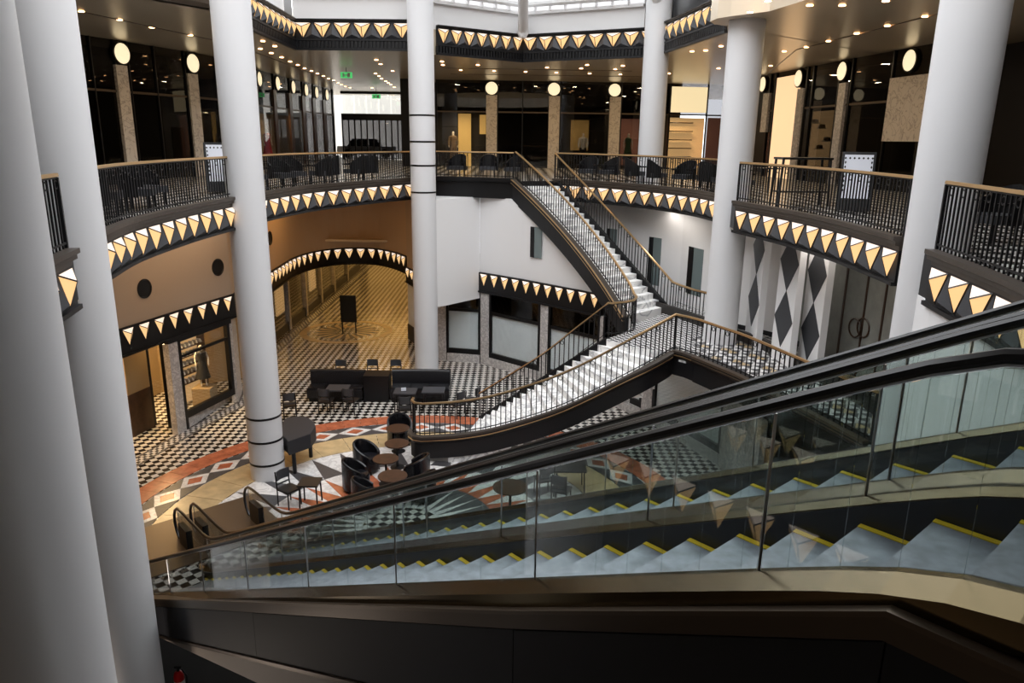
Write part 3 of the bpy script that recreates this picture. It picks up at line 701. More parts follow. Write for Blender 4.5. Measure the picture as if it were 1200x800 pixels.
# ================================================================== ESCALATORS
SL = .52
def soft(x, k): return math.log1p(math.exp(x*k))/k if x*k < 30 else x
def hz(s): return -.725 - .54*soft(s-.02, 8) + .54*soft(s-13.3, 6)      # handrail height over the run s
def dz(s): return -1.68 - SL*soft(s-.05, 5) + SL*soft(s-13.6, 5)        # deck height
SS = [-3.5, -2.4, -1.6] + [-1.2+.25*i for i in range(14)] + [3.2+i*1.05 for i in range(9)] + [12.4+.25*i for i in range(11)]
SS = sorted(s for s in SS if s <= 15.0)
def escalator(label, w0, width, outer, near_glass_lab):
    t = thing('escalator', esc(14, w0+.6, G), label, 'escalator', 'pair of glass sided escalators')
    for k, wv in enumerate((w0, w0+width)):
        hr = [esc(s, wv, hz(s)) for s in SS]
        e0 = esc(15.0, wv, hz(15.0))
        loop = [esc(15.0+.42*math.sin(a), wv, hz(15)-.42+.42*math.cos(a)) for a in [math.radians(x) for x in (20, 45, 70, 95, 120, 150)]] + [esc(14.6, wv, hz(15)-.86)]
        mb = MB(); mb.tube(hr+loop, .031, 8); part('handrail', mb, M['rubber'], t, True)
        mb = MB(); mb.tube([(p[0], p[1], p[2]-.037) for p in hr], .009, 6); part('handrail_guide', mb, M['steel'], t, True)
        edges = [-3.5, -1.9, -.55, .95, 2.6, 4.4, 6.2, 8.0, 9.8, 11.6, 13.4, 15.15]
        for a, b_ in zip(edges[:-1], edges[1:]):
            ss = [a+.012] + [s for s in SS if a+.05 < s < b_-.05] + [b_-.012]
            g = MB()
            for s0, s1 in zip(ss[:-1], ss[1:]):
                lo0, lo1, hi0, hi1 = dz(s0)-.03, dz(s1)-.03, hz(s0)-.05, hz(s1)-.05
                v = lambda s, z, q: esc(s, wv+q, z)
                g.hexa([v(s0, lo0, -.006), v(s1, lo1, -.006), v(s1, lo1, .006), v(s0, lo0, .006)], [v(s0, hi0, -.006), v(s1, hi1, -.006), v(s1, hi1, .006), v(s0, hi0, .006)])
            part('glass_panel', g, M['epane'], t)
            j = MB(); j.tube([esc(b_, wv, dz(b_)), esc(b_, wv, hz(b_)-.05)], .009, 4); part('joint', j, M['steel'], t)
        nb = MB(); nb.box((esc(14.75, wv, G+.25)), (.5, .13, .5), math.atan2(H2[1], H2[0])); part('newel_base', nb, M['satin'], t)
        sg = -1 if k == 0 else 1
        dk = [esc(s, wv, dz(s)) for s in SS if s >= -1.6]
        mb = MB(); q = -sg   # path runs down; right of travel is the +n side? handled by sign
        mb.sweep(dk, [(.02*q*-1, .0), (.02*q*-1, -.03), (.19*q*1, -.05), (.19*q*1, -.02)] if False else [(-.1*sg, -.02), (-.02*sg, .012), (.03*sg, .012), (.19*sg, -.03), (.19*sg, -.17), (-.1*sg, -.17)])
        part('deck', mb, M['deck'], t)
        mb = MB(); mb.sweep(dk, [(-.085*sg, -.03), (-.085*sg, -.4), (-.105*sg, -.4), (-.105*sg, -.03)]); part('skirt_panel', mb, M['skirt'], t)
    # steps
    n = int(14.0/.4)
    sm = None
    for i in range(n):
        s = -.29 + i*.4
        zt = dz(s+.0)-.10 if s > .3 else dz(.3)-.1
        zt = dz(s) - .15
        a, b_ = w0+.115, w0+width-.115
        mb = MB()
        mb.hexa([esc(s-.42, a, zt-.24), esc(s, a, zt-.24), esc(s, b_, zt-.24), esc(s-.42, b_, zt-.24)], [esc(s-.42, a, zt), esc(s, a, zt), esc(s, b_, zt), esc(s-.42, b_, zt)])
        st_ = part('step', mb, M['alu'], t)
        mb = MB()
        mb.hexa([esc(s-.38, b_-.05, zt-.005), esc(s-.0, b_-.05, zt-.005), esc(s-.0, b_-.002, zt-.005), esc(s-.38, b_-.002, zt-.005)], [esc(s-.38, b_-.05, zt+.006), esc(s, b_-.05, zt+.006), esc(s, b_-.002, zt+.006), esc(s-.38, b_-.002, zt+.006)])
        part('edge_strip', mb, M['yellow'], st_, label='yellow edge strip')
    wa, wb = (-1.5, 1.5) if outer else (1.52, 3.3)
    mb = MB(); mb.hexa([esc(14.0, wa, G+.004), esc(16.2, wa, G+.004), esc(16.2, wb, G+.004), esc(14.0, wb, G+.004)], [esc(14.0, wa, G+.03), esc(16.2, wa, G+.03), esc(16.2, wb, G+.03), esc(14.0, wb, G+.03)])
    part('landing_plate', mb, M['deckedge'], t)
    if outer:
        cs = [-3.5, -1.5, .24, 2.6, 7.4, 11.4, 13.9]
        def ct(s): return -1.92 if s <= .24 else -1.92 - .53*(s-.24) if s < 2.6 else -3.171-.505*(s-2.6)
        wq = w0-.2
        A = [esc(s, wq, ct(s)) for s in cs]
        mb = MB(); mb.sweep(A, [(-.0, 0), (-.05, 0), (-.05, -.115), (-.0, -.115)]); part('side_trim', mb, M['bronze'], t)
        mb = MB(); mb.sweep(A, [(.12, .03), (-.055, .03), (-.055, 0), (.12, 0)]); part('side_trim_top', mb, M['deckedge'], t)
        def tb(s): return -5.06-.487*(s-4.66) if s > .2 else -2.9
        for a, b_ in zip(cs[:-1], cs[1:]):
            m_ = MB(); m_.hexa([esc(a+.004, wq, tb(a)), esc(b_-.004, wq, tb(b_)), esc(b_-.004, wq+.1, tb(b_)), esc(a+.004, wq+.1, tb(a))], [esc(a+.004, wq, ct(a)-.15), esc(b_-.004, wq, ct(b_)-.15), esc(b_-.004, wq+.1, ct(b_)-.15), esc(a+.004, wq+.1, ct(a)-.15)])
            part('side_panel', m_, M['truss'], t)
        mb = MB(); B = [esc(s, wq, tb(s)) for s in cs if s > .2]
        mb.sweep(B, [(.1, 0), (-.03, 0), (-.03, -.05), (.1, -.05)]); part('lower_trim', mb, M['bronze'], t)
        mb = MB()
        for a, b_ in ((4.5, 7.4), (7.4, 9.94), (9.94, 12.3)):
            d1, d2 = .05+max(0, (12.3-a)*.075), .05+max(0, (12.3-b_)*.075)
            mb.hexa([esc(a, wq+.02, tb(a)-d1), esc(b_, wq+.02, tb(b_)-d2), esc(b_, wq+1.2, tb(b_)-d2), esc(a, wq+1.2, tb(a)-d1)], [esc(a, wq+.02, tb(a)-.04), esc(b_, wq+.02, tb(b_)-.04), esc(b_, wq+1.2, tb(b_)-.04), esc(a, wq+1.2, tb(a)-.04)])
        part('soffit', mb, M['beige'], t)
    else:
        mb = MB(); cs = [-2.5, .2, 4.66, 11.4, 13.7]
        tb = lambda s: -5.06-.487*(s-4.66) if s > .3 else -2.9
        for a, b_ in zip(cs[:-1], cs[1:]):
            wq = w0+width+.2
            mb.hexa([esc(a, wq-.1, tb(a)), esc(b_, wq-.1, tb(b_)), esc(b_, wq, tb(b_)), esc(a, wq, tb(a))], [esc(a, wq-.1, dz(a)-.12), esc(b_, wq-.1, dz(b_)-.12), esc(b_, wq, dz(b_)-.12), esc(a, wq, dz(a)-.12)])
        part('side_panel', mb, M['truss'], t)
    mb = MB(); cs = [-2.5, .2, 4.66, 11.4, 13.7]
    for a, b_ in zip(cs[:-1], cs[1:]):
        mb.hexa([esc(a, w0, tb(a)), esc(b_, w0, tb(b_)), esc(b_, w0+width, tb(b_)), esc(a, w0+width, tb(a))], [esc(a, w0, tb(a)+.08), esc(b_, w0, tb(b_)+.08), esc(b_, w0+width, tb(b_)+.08), esc(a, w0+width, tb(a)+.08)])
    part('underside', mb, M['truss'], t)
    return t
escalator('nearer escalator with grey steps in the foreground and dark side cladding', 0, 1.27, True, '')
escalator('farther escalator running alongside behind the nearer one', 1.62, 1.25, False, '')

# fire extinguisher down in the well beside the second column
p = at(212, 812, -12.7)
t = thing('fire_extinguisher', p, 'red fire extinguisher in the well at the foot of the second left column', 'extinguisher')
mb = MB(); mb.lathe([(.1, 0), (.115, .03), (.115, .5), (.09, .58), (.03, .62)], 14, p); part('body', mb, M['extred'], t, True)
mb = MB(); mb.lathe([(.03, .6), (.035, .68)], 8, p); mb.box((p[0], p[1], p[2]+.72), (.16, .04, .03)); part('valve', mb, M['satin'], t)
mb = MB(); mb.tube([(p[0]+.08, p[1], p[2]+.68), (p[0]+.18, p[1], p[2]+.5), (p[0]+.16, p[1], p[2]+.15)], .018, 6); part('hose', mb, M['satin'], t)
mb = MB(); mb.lathe([(.117, .25), (.117, .38)], 14, p); part('sticker', mb, M['white'], t)

# ================================================================== SHOP FRONTS OF THE GALLERY
LF = [(-14.6, 18.5), (-13.0, 24.0), (-11.3, 29.5), (-11.6, 36), (-11.65, 51.8)]
CF = [(-4.7, 40.1), (6.2, 40.6), (9.6, 41.2)]
RF = [(9.6, 41.2), (11.1, 35.2), (11.8, 27.8), (12.3, 23.6), (12.6, 13)]
def offset(line, d):
    out = []
    for i, p in enumerate(line):
        a = line[max(0, i-1)]; b = line[min(len(line)-1, i+1)]; L = math.hypot(b[0]-a[0], b[1]-a[1])
        out.append((p[0]-(b[1]-a[1])/L*d, p[1]+(b[0]-a[0])/L*d))
    return out
def upwall(line, name): struct(name, wallstrip(line, U, CE, .1), M['darkwall'])
upwall(offset(LF, 2.2), 'wall_gallery_left'); upwall(offset(CF, 2.2), 'wall_gallery_back'); upwall(offset(RF, 2.2), 'wall_gallery_right')
FRONT = {}
def front(key, label, line): FRONT[key] = (thing('shop_front', (*line[0], U), label, 'shop front', 'dark shop fronts behind the gallery'), line)
front('l', 'dark glass shop front with beige marble piers on the left gallery', LF)
front('c', 'dark shop front with three marble piers across the far gallery', CF)
front('r', 'dark shop front with tall lit panel and marble on the right gallery', RF)
def slab_on(key, name, u0, u1, z0, z1, th, m, d0=0., v=150, label=None, sub=None):
    """flat piece standing on a shop front line between two sight lines; d0 = how far behind the line its face stands"""
    t, line = FRONT[key]
    ln = offset(line, d0) if d0 else line
    (a, e), (b, _) = hit(u0, v, ln), hit(u1, v, ln)
    n = (-(b[1]-a[1]), b[0]-a[0]); L = math.hypot(*n); n = (n[0]/L*th, n[1]/L*th)
    mb = MB(); mb.hexa([(a[0], a[1], z0), (b[0], b[1], z0), (b[0]+n[0], b[1]+n[1], z0), (a[0]+n[0], a[1]+n[1], z0)], [(a[0], a[1], z1), (b[0], b[1], z1), (b[0]+n[0], b[1]+n[1], z1), (a[0]+n[0], a[1]+n[1], z1)])
    return part(name, mb, m, sub or t, label=label)
def disc(key, u, z=2.46, r=.31):
    t, line = FRONT[key]; p, e = hit(u, 110, line); n = (e[1], -e[0])
    R_ = Matrix.Translation((p[0], p[1], z)) @ Matrix.Rotation(math.atan2(e[1], e[0]), 4, 'Z') @ Matrix.Rotation(math.pi/2, 4, 'X')
    mb = MB(); mb.lathe([(r+.05, -.12), (r+.05, .05), (r, .06)], 28); mb.v = [tuple(R_ @ Vector(q)) for q in mb.v]
    s = part('lamp_housing', mb, M['black'], t)
    mb = MB(); mb.lathe([(r, .03), (r, .065), (r*.9, .085), (.01, .1)], 28); mb.v = [tuple(R_ @ Vector(q)) for q in mb.v]
    part('disc_lamp', mb, M['disc'], t, True)
def bays(key, us, panes=None, tr=1.3, ztop=2.86, v=150):
    for i, (u0, u1) in enumerate(zip(us[:-1], us[1:])):
        if u1-u0 < 3: continue
        m = M['gpane'] if panes and i in panes else M['dpane']
        slab_on(key, 'pane', u0, u1, U, tr-.03, .02, m, .06, v); slab_on(key, 'pane', u0, u1, tr+.03, ztop, .02, M['dpane'], .06, v)
        slab_on(key, 'transom', u0, u1, tr-.035, tr+.035, .07, M['bronze'], .02, v)
    for u in us: slab_on(key, 'mullion', u-.5, u+.7, U, ztop, .1, M['black'], .0, v)
# left
bays('l', [88, 118, 145, 160, 190, 224, 237, 262], None)
for u, wd in ((151, 6.5), (232, 5.5)): slab_on('l', 'pier', u-wd, u+wd, U, 2.1, .12, M['pier'], -.05); disc('l', u-4)
slab_on('l', 'pale_panel', 201, 215, -1.0, .25, .03, M['shopwall'], 1.0)
us = [304, 325, 343, 358, 370, 382, 392]
bays('l', [299] + us, {0, 1, 2, 3})
for u in us[:6]: slab_on('l', 'pier', u-1.6, u+1.6, U, 2.1, .1, M['wood'], -.05); disc('l', u, 2.44, .3)
slab_on('l', 'lit_back_wall', 303, 322, U, 1.1, .05, M['shopwall'], 1.6); slab_on('l', 'lit_back_wall', 326, 352, U, 1.1, .05, M['shopwall'], 1.6)
# far
bays('c', [512, 570, 583, 612, 643, 656, 714, 727, 750, 783, 827, 848], {0, 4, 6, 8, 9})
for u in (576, 649, 720): slab_on('c', 'pier', u-6.3, u+6.3, U, 2.12, .15, M['pier'], -.08); disc('c', u)
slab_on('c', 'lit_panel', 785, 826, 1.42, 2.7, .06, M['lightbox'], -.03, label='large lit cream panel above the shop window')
slab_on('c', 'pink_wall', 728, 756, U, 1.1, .05, M['pinkglow'], 1.9, label='pink lit shop wall'); slab_on('c', 'pink_wall', 829, 850, U, 1.2, .05, M['pinkglow'], .9)
slab_on('c', 'gold_panel', 537, 552, U, 1.25, .05, M['goldglow'], 1.8, label='golden lit display panel'); slab_on('c', 'gold_panel', 562, 570, .2, 1.2, .05, M['goldglow'], 1.6)
slab_on('c', 'gold_panel', 669, 690, -.6, 1.0, .05, M['goldglow'], 1.9)
for z in (-.9, -.45, 0, .45, .9):
    s = slab_on('c', 'shelf', 787, 812, z, z+.05, .35, M['wood'], 1.2)
slab_on('c', 'shelf_wall', 785, 825, U, 1.2, .05, M['displayglow'], 1.7, label='dimly glowing golden shop wall with shelves')
# right
bays('r', [897, 903, 930, 939, 946, 976, 990, 1036, 1092], {3})
slab_on('r', 'lit_panel', 905, 930, U, 2.62, .1, M['lightbox2'], -.04, label='tall lit panel with a warm glow')
for u, w_ in ((894, 3.2), (933, 3.2), (981, 4)): slab_on('r', 'pier', u-w_, u+w_, (U if u > 900 else .4), 2.05, .12, M['greymarble'], -.05)
for u in (894, 935, 985, 1062): disc('r', u)
slab_on('r', 'pier', 1035, 1079, .05, 2.0, .1, M['pier'], -.04, label='wide beige marble panel under a disc lamp')
slab_on('r', 'display_wall', 951, 974, -.95, 1.2, .05, M['displayglow'], .8, label='glowing golden display wall with dark hats')
for (u, v_) in ((955, 143), (963, 149), (969, 164), (960, 173)):
    t, line = FRONT['r']; p, e = hit(u, v_, offset(line, .55))
    mb = MB(); mb.lathe([(.02, .12), (.12, .1), (.15, -.02), (.24, -.05), (.02, -.07)], 10, p); part('hat', mb, M['wood'], t, True)
# dark glazed shop at the right edge
t = thing('shop_front', (11.2, 9.5, U), 'dark glazed shop front with bronze grid at the right edge', 'shop front', 'dark shop fronts behind the gallery')
for i in range(6):
    y0 = 5.0+i*1.25
    for j in range(4):
        mb = MB(); mb.box((10.6, y0+.62, U+.6+j*1.1), (.03, 1.17, 1.02)); part('pane', mb, M['dpane'], t)
    mb = MB(); mb.box((10.6, y0, .7), (.12, .1, 4.35)); part('mullion', mb, M['black'], t)
for j in range(5):
    mb = MB(); mb.box((10.6, 8.1, U+.06+j*1.1), (.1, 7.5, .09)); part('transom', mb, M['black'], t)
mb = MB(); mb.tube([(10.5, 9.1+.3*math.cos(a*math.pi/6), -.1+.3*math.sin(a*math.pi/6)) for a in range(13)], .018, 6); part('ring_handle', mb, M['brass'], t)
mb = MB(); mb.box((11.6, 8.6, .7), (.1, 7, 4.3)); part('back_wall', mb, M['pier'], t)

# ---- end of the upper corridor: glazed doors to the street
t = thing('entrance_doors', (-9.4, 51.8, U), 'dark framed glass street doors at the end of the left gallery', 'door')
for k in range(6):
    x = -11.5+k*.82
    mb = MB(); mb.box((x, 51.8, U+1.35), (.1, .12, 2.7)); part('door_frame', mb, M['black'], t)
    if k < 5:
        mb = MB(); mb.box((x+.41, 51.8, U+1.3), (.7, .02, 2.5)); part('glass_leaf', mb, M['dpane'], t)
        mb = MB(); mb.box((x+.41, 51.8, U+1.3), (.08, .08, 2.5)); part('door_stile', mb, M['black'], t)
        mb = MB(); mb.box((x+.41, 51.8, 2.1), (.7, .02, 1.3)); part('upper_pane', mb, M['gpane'], t)
mb = MB(); mb.box((-9.4, 51.8, 1.25), (4.3, .16, .42)); part('lintel', mb, M['black'], t)
mb = MB(); mb.box((-9.4, 51.8, 2.78), (4.3, .16, .14)); part('head', mb, M['black'], t)
mb = MB(); mb.box((-6.3, 46, .7), (.2, 11.6, 4.35), .12); struct('wall_gallery_end', mb, M['black'])
mb = MB(); mb.box((-5.3, 40.1, .7), (1.1, .3, 4.35)); struct('wall_gallery_pier', mb, M['black'])
mb = MB(); mb.box((-9, 66, 3), (26, .4, 14)); mb.box((-9, 58.5, -1.65), (26, 13, .2)); struct('wall_street', mb, M['street'])
def car(label, x, y, m, s=1):
    t = thing('car', (x, y, U), label, 'car', rz=.1)
    mb = MB(); mb.box((0, 0, .55), (4.2, 1.7, .55), 0, 0, .97); part('body', mb, m, t, local=True)
    mb = MB(); mb.box((-.15, 0, 1.08), (2.4, 1.55, .52), 0, 0, .72); part('cabin', mb, M['dpane'] if 0 else M['cardark'], t, local=True)
    for sx in (-1.3, 1.3):
        mb = MB(); mb.tube([(sx, -.86, .32), (sx, .86, .32)], .31, 14); part('wheel', mb, M['black'], t, local=True)
    for sx in (-2.0, 2.0):
        mb = MB(); mb.box((sx, -.5, .62), (.12, .3, .12)); mb.box((sx, .5, .62), (.12, .3, .12)); part('lamp', mb, M['paper'], t, local=True)
car('white car parked in the street behind the glass doors', -10.6, 55.5, M['carwhite'])
car('dark car in the street behind the glass doors', -6.4, 58.2, M['cardark'])
for (u, v, z, lab) in ((406, 88, 2.45, 'green exit sign hanging from the left gallery ceiling'), (441, 113, 2.35, 'small green exit sign deeper in the left gallery')):
    y = 34 if u == 406 else 47
    d = ray(u, v); p = (d[0]*y/d[1], y, d[2]*y/d[1])
    t = thing('exit_sign', p, lab, 'sign')
    mb = MB(); mb.box(p, (.5, .06, .24)); part('plate', mb, M['exitg'], t)
    mb = MB(); mb.box((p[0]-.12, p[1]-.034, p[2]), (.07, .01, .15)); mb.box((p[0]+.1, p[1]-.034, p[2]), (.12, .01, .17)); mb.box((p[0]-.02, p[1]-.034, p[2]), (.1, .01, .04)); part('pictogram', mb, M['paper'], t)
    mb = MB(); mb.box((p[0], p[1], (p[2]+.12+CE)/2), (.02, .02, CE-p[2]-.12)); part('hanger', mb, M['satin'], t)

# downlights in the gallery ceiling
for x in (-9.4, -7.6, -5.9):
    for k in range(11): put('downlight', DOWN, AC, (x+random.uniform(-.05, .05), 35.2+k*2.0, -4.652), 0, (1.3, 1.3, 1))
DL = [(95, 13), (140, 23), (178, 32), (223, 41), (308, 48), (305, 57), (322, 54), (318, 62), (330, 67), (340, 72), (349, 76), (357, 80), (365, 83), (372, 86), (379, 89), (385, 92), (391, 94), (396, 97), (400, 99), (405, 101), (410, 102.5),
      (441, 70), (446, 75), (460, 83), (440, 86), (444, 89), (447, 92), (452, 95), (455, 97), (458, 99), (462, 102), (436, 103), (518, 72), (519, 76), (560, 76), (540, 82), (579, 83), (616, 84), (641, 79), (652, 85), (681, 80), (688, 76), (691, 86), (730, 77), (721, 81), (727, 87),
      (879, 14), (949, 6), (987, 6), (900, 1), (1038, 1), (903, 77), (919, 60), (945, 55), (971, 48), (1004, 39), (1040, 30), (1084, 19), (811, 60), (827, 59), (845, 54), (842, 80), (784, 86)]
for (u, v) in DL:
    p = at(u, v, CE); put('downlight', DOWN, CEILO, (p[0], p[1], CE-.002))
# seams between the ceiling panels
mb = MB()
for a, b in (((-10.9, 18), (-9.2, 26)), ((-9.2, 26), (-10.1, 50)), ((10.9, 34), (9.0, 25.5)), ((9.0, 25.5), (9.7, 17)), ((-3, 33.6), (5, 33.9)), ((-3, 36.6), (6, 36.8))):
    mb.tube([(a[0], a[1], CE-.004), (b[0], b[1], CE-.004)], .018, 4)
part('panel_seams', mb, M['bronze'], CEILO)

# ================================================================== GROUND FLOOR SHOP FRONTS
def gfront(label, line): return (thing('shop_front', (*line[0], G), label, 'shop front', 'shop fronts of the ground floor'), line)
LWf = [(-10.9, 17.3), (-9.9, 21.3), (-9.2, 23.75), (-9.7, 25.6)]
FRONT['gl'] = gfront('lit shop window with golden interior and black frame at the left', LWf)
gz0, gz1 = -8.15, -5.85
slab_on('gl', 'pane', 213, 272, gz0, gz1, .02, M['gpane'], .1, 430)
slab_on('gl', 'sill', 212, 273, gz0-.22, gz0, .14, M['black'], -.02, 430); slab_on('gl', 'frame_head', 200, 276, -5.95, -5.72, .14, M['black'], -.02, 430)
slab_on('gl', 'transom', 213, 273, -6.45, -6.37, .08, M['black'], 0, 430)
slab_on('gl', 'base', 211, 282, G, gz0-.22, .16, M['greymarble'], -.03, 430)
slab_on('gl', 'pier', 200, 211, G, -5.9, .2, M['greymarble'], -.06, 430); slab_on('gl', 'frame', 211, 214.5, G, -5.8, .16, M['black'], -.03, 430); slab_on('gl', 'frame', 270, 273, gz0, -5.8, .14, M['black'], -.02, 430)
slab_on('gl', 'pier', 276, 281, G, -5.8, .2, M['greymarble'], -.03, 430)
slab_on('gl', 'door_pane', 176, 198, G+.08, -6.0, .02, M['gpane'], 1.1, 430); slab_on('gl', 'frame', 193, 200, G, -5.8, .12, M['black'], .5, 430); slab_on('gl', 'frame', 173, 176, G, -5.8, .1, M['black'], 1.1, 430)
slab_on('gl', 'door_pane', 146, 173, G+1.3, -6.0, .03, M['shopwall'], 1.1, 430); slab_on('gl', 'dado', 146, 173, G, G+1.3, .05, M['wood'], 1.08, 430)
mb = MB(); mb.sweep([(-14.4, 17.5, 0), (-13.0, 21.5, 0), (-12.2, 24.6, 0), (-9.9, 26.4, 0)], [(0, G), (0, -5.2), (-.1, -5.2), (-.1, G)]); struct('wall_shop', mb, M['shopwall'])
area('shop_lamp_and_fill', (-11.2, 22.2, -5.5), 1.4, 210, (1, .66, .30)); area('shop_lamp_and_fill', (-12.2, 19.4, -5.5), 1.0, 90, (1, .62, .28))
for (u, y, pw_) in ((538, 40.6, 30), (676, 40.8, 30), (735, 41.0, 22), (806, 41.5, 30), (312, 33.5, 30), (340, 39.5, 40)):
    d = ray(u, 120); area('shop_lamp_and_fill', ((d[0]*y/d[1]) - (.9 if u < 400 else 0), y, 1.15), .4, pw_, (1, .74, .42))
(ra, re_) = hit(222, 430, offset(LWf, 1.5)); rr = math.atan2(re_[1], re_[0]); t = thing('display_shelf', (ra[0], ra[1], G), 'lit shelf rack of small shoes in the left shop window', 'shelf', rz=rr)
for i in range(6):
    mb = MB(); mb.box((0, 0, .75+i*.3), (1.3, .3, .03)); part('shelf', mb, M['wood'], t, local=True)
for q in (-1, 1):
    mb = MB(); mb.box((q*.65, 0, 1.25), (.04, .3, 2.5)); part('side_panel', mb, M['wood'], t, local=True)
mb = MB(); mb.box((0, .17, 1.25), (1.3, .03, 2.5)); part('back_panel', mb, M['displayglow'], t, local=True)
mb = MB(); mb.box((0, 0, .05), (.08, .22, .1), 0, 0, .7); SH = mesh_of(mb, M['paper']); nth = ['first', 'second', 'third', 'fourth', 'fifth', 'sixth', 'seventh']
for i in range(6):
    for j in range(7):
        lx = -.54+j*.18
        o = link('shoe', SH, None, (ra[0]+re_[0]*lx, ra[1]+re_[1]*lx, G+.768+i*.3), rr)
        tag(o, 'small pale shoe on the lit window rack, %s shelf up, %s from left' % (nth[i], nth[j]), 'shoe', 'shoes on the lit rack')
RWL = [(-3.0, 28.9), (-1.28, 28.52), (.34, 27.12), (3.2, 24.3), (4.4, 22.3), (5.9, 18.8), (6.6, 14.5), (6.65, 11.8)]
FRONT['gr'] = gfront('shop front with white blinds behind the lower stair flight', RWL)
for (u0, u1) in ((525, 561), (574, 630), (642, 699), (706, 752), (768, 850)):
    slab_on('gr', 'blind', u0+.5, u1-.5, gz0, -6.62, .02, M['blind'], .10, 430); slab_on('gr', 'pane', u0, u1, -6.5, -5.8, .02, M['dpane'], .06, 430)
    slab_on('gr', 'pane', u0, u1, gz0, -6.6, .02, M['gpane'], .05, 430)
    slab_on('gr', 'transom', u0, u1, -6.62, -6.5, .09, M['black'], .02, 430); slab_on('gr', 'sill', u0, u1, gz0-.2, gz0, .12, M['black'], -.0, 430)
    slab_on('gr', 'base', u0-1, u1+1, G, gz0-.2, .14, M['greymarble'], -.02, 430); slab_on('gr', 'mullion', u0-1.5, u0+.8, gz0-.2, -5.75, .1, M['black'], -.01, 430); slab_on('gr', 'mullion', u1-.8, u1+1.5, gz0-.2, -5.75, .1, M['black'], -.01, 430)
for (u0, u1) in ((514, 523), (563, 572.5), (632, 640.5), (701, 704.5), (754, 766), (852, 900)): slab_on('gr', 'pier', u0, u1, G, -5.75, .16, M['greymarble'], -.03, 430)
struct('wall_shop_2', wallstrip(offset(RWL, .7), G, -5.0, .1), M['darkwall'])
mb = MB(); mb.prism([(-3.0, 28.9), (-1.28, 28.5), (-1.0, 29.6), (-3.2, 30)], -6.05, -5.9); struct('ceiling_shop', mb, M['black'])
FRONT['ga'] = gfront('arcade shop windows with dark frames lit golden from inside', [(-10.35, 26.5), (-10.4, 57)])
ys = [28.3, 30.9, 33.6, 36.5, 39.5, 42.5, 46, 50]
tga = FRONT['ga'][0]
for y0, y1 in zip(ys[:-1], ys[1:]):
    mb = MB(); mb.box((-10.4, (y0+y1)/2, -7.2), (.02, y1-y0-.2, 2.2)); part('pane', mb, M['gpane'], tga)
    mb = MB(); mb.box((-10.4, (y0+y1)/2, G+.2), (.14, y1-y0-.1, .4)); part('base', mb, M['black'], tga)
    mb = MB(); mb.box((-10.38, y0, -7.0), (.2, .24, 3.4)); part('pier', mb, M['greymarble'], tga)
    mb = MB(); mb.box((-10.4, (y0+y1)/2, -5.9), (.12, y1-y0, .3)); part('lintel', mb, M['black'], tga)
    if int(y0) % 2: mb = MB(); mb.box((-11.2, (y0+y1)/2, -7.2), (.08, 1.2, 2.2)); part('display_panel', mb, M['displayglow'], tga)
FRONT['gc'] = gfront('corner shop front between arcade and banded column', [(-4.62, 32.2), (-3.1, 28.9)])
tg = FRONT['gc'][0]
mb = MB(); mb.hexa([(-4.62, 32.2, G+.7), (-3.1, 28.9, G+.7), (-3.06, 28.92, G+.7), (-4.58, 32.22, G+.7)], [(-4.62, 32.2, -6.1), (-3.1, 28.9, -6.1), (-3.06, 28.92, -6.1), (-4.58, 32.22, -6.1)]); part('blind', mb, M['blind'], tg)
mb = MB(); mb.hexa([(-4.66, 32.2, G), (-3.14, 28.9, G), (-3.0, 28.92, G), (-4.5, 32.22, G)], [(-4.66, 32.2, G+.7), (-3.14, 28.9, G+.7), (-3.0, 28.92, G+.7), (-4.5, 32.22, G+.7)]); part('base', mb, M['black'], tg)
mb = MB(); mb.hexa([(-4.62, 32.2, -5.5), (-3.1, 28.9, -5.5), (-3.0, 28.92, -5.5), (-4.5, 32.22, -5.5)], [(-4.62, 32.2, FB), (-3.1, 28.9, FB), (-3.0, 28.92, FB), (-4.5, 32.22, FB)]); part('wall', mb, M['tan'], tg)
# floor border along the left shops
mb = MB(); ln = [(-10.55, 17.0), (-9.55, 21.2), (-8.85, 23.7), (-9.2, 25.4), (-9.75, 28), (-9.9, 56)]
mb.sweep(z_at(ln, G), [(0, -.004), (0, .006), (-.34, .006), (-.34, -.004)]); part('border_strip', mb, M['mcheck'], FLOOR)
for o in (0.02, -.36):
    mb = MB(); mb.sweep(z_at(ln, G), [(o+.05, -.004), (o+.05, .009), (o-.02, .009), (o-.02, -.004)]); part('border_line', mb, M['grey'], FLOOR)
# portholes in the tan wall
for u, v in ((169, 338), (255, 313), (316, 279)):
    line = LW if u < 300 else ARC
    p, e = hit(u, v, line); d = (e[1], -e[0])
    Rm = Matrix.Translation((p[0]+d[0]*.0, p[1]+d[1]*.0, p[2])) @ Matrix.Rotation(math.atan2(e[1], e[0]), 4, 'Z') @ Matrix.Rotation(math.pi/2, 4, 'X')
    mb = MB(); mb.lathe([(.27, -.05), (.27, .03), (.24, .03), (.23, .012), (.01, .012)], 24); mb.v = [tuple(Rm @ Vector(q)) for q in mb.v]
    solo('porthole', mb, M['black'], True, {169: 'round black porthole in the tan wall, nearer the left foreground columns', 255: 'round black porthole in the tan wall left of the piano column', 316: 'round black porthole at the corner of the golden arcade wall'}[u], 'porthole', 'portholes in the tan wall')
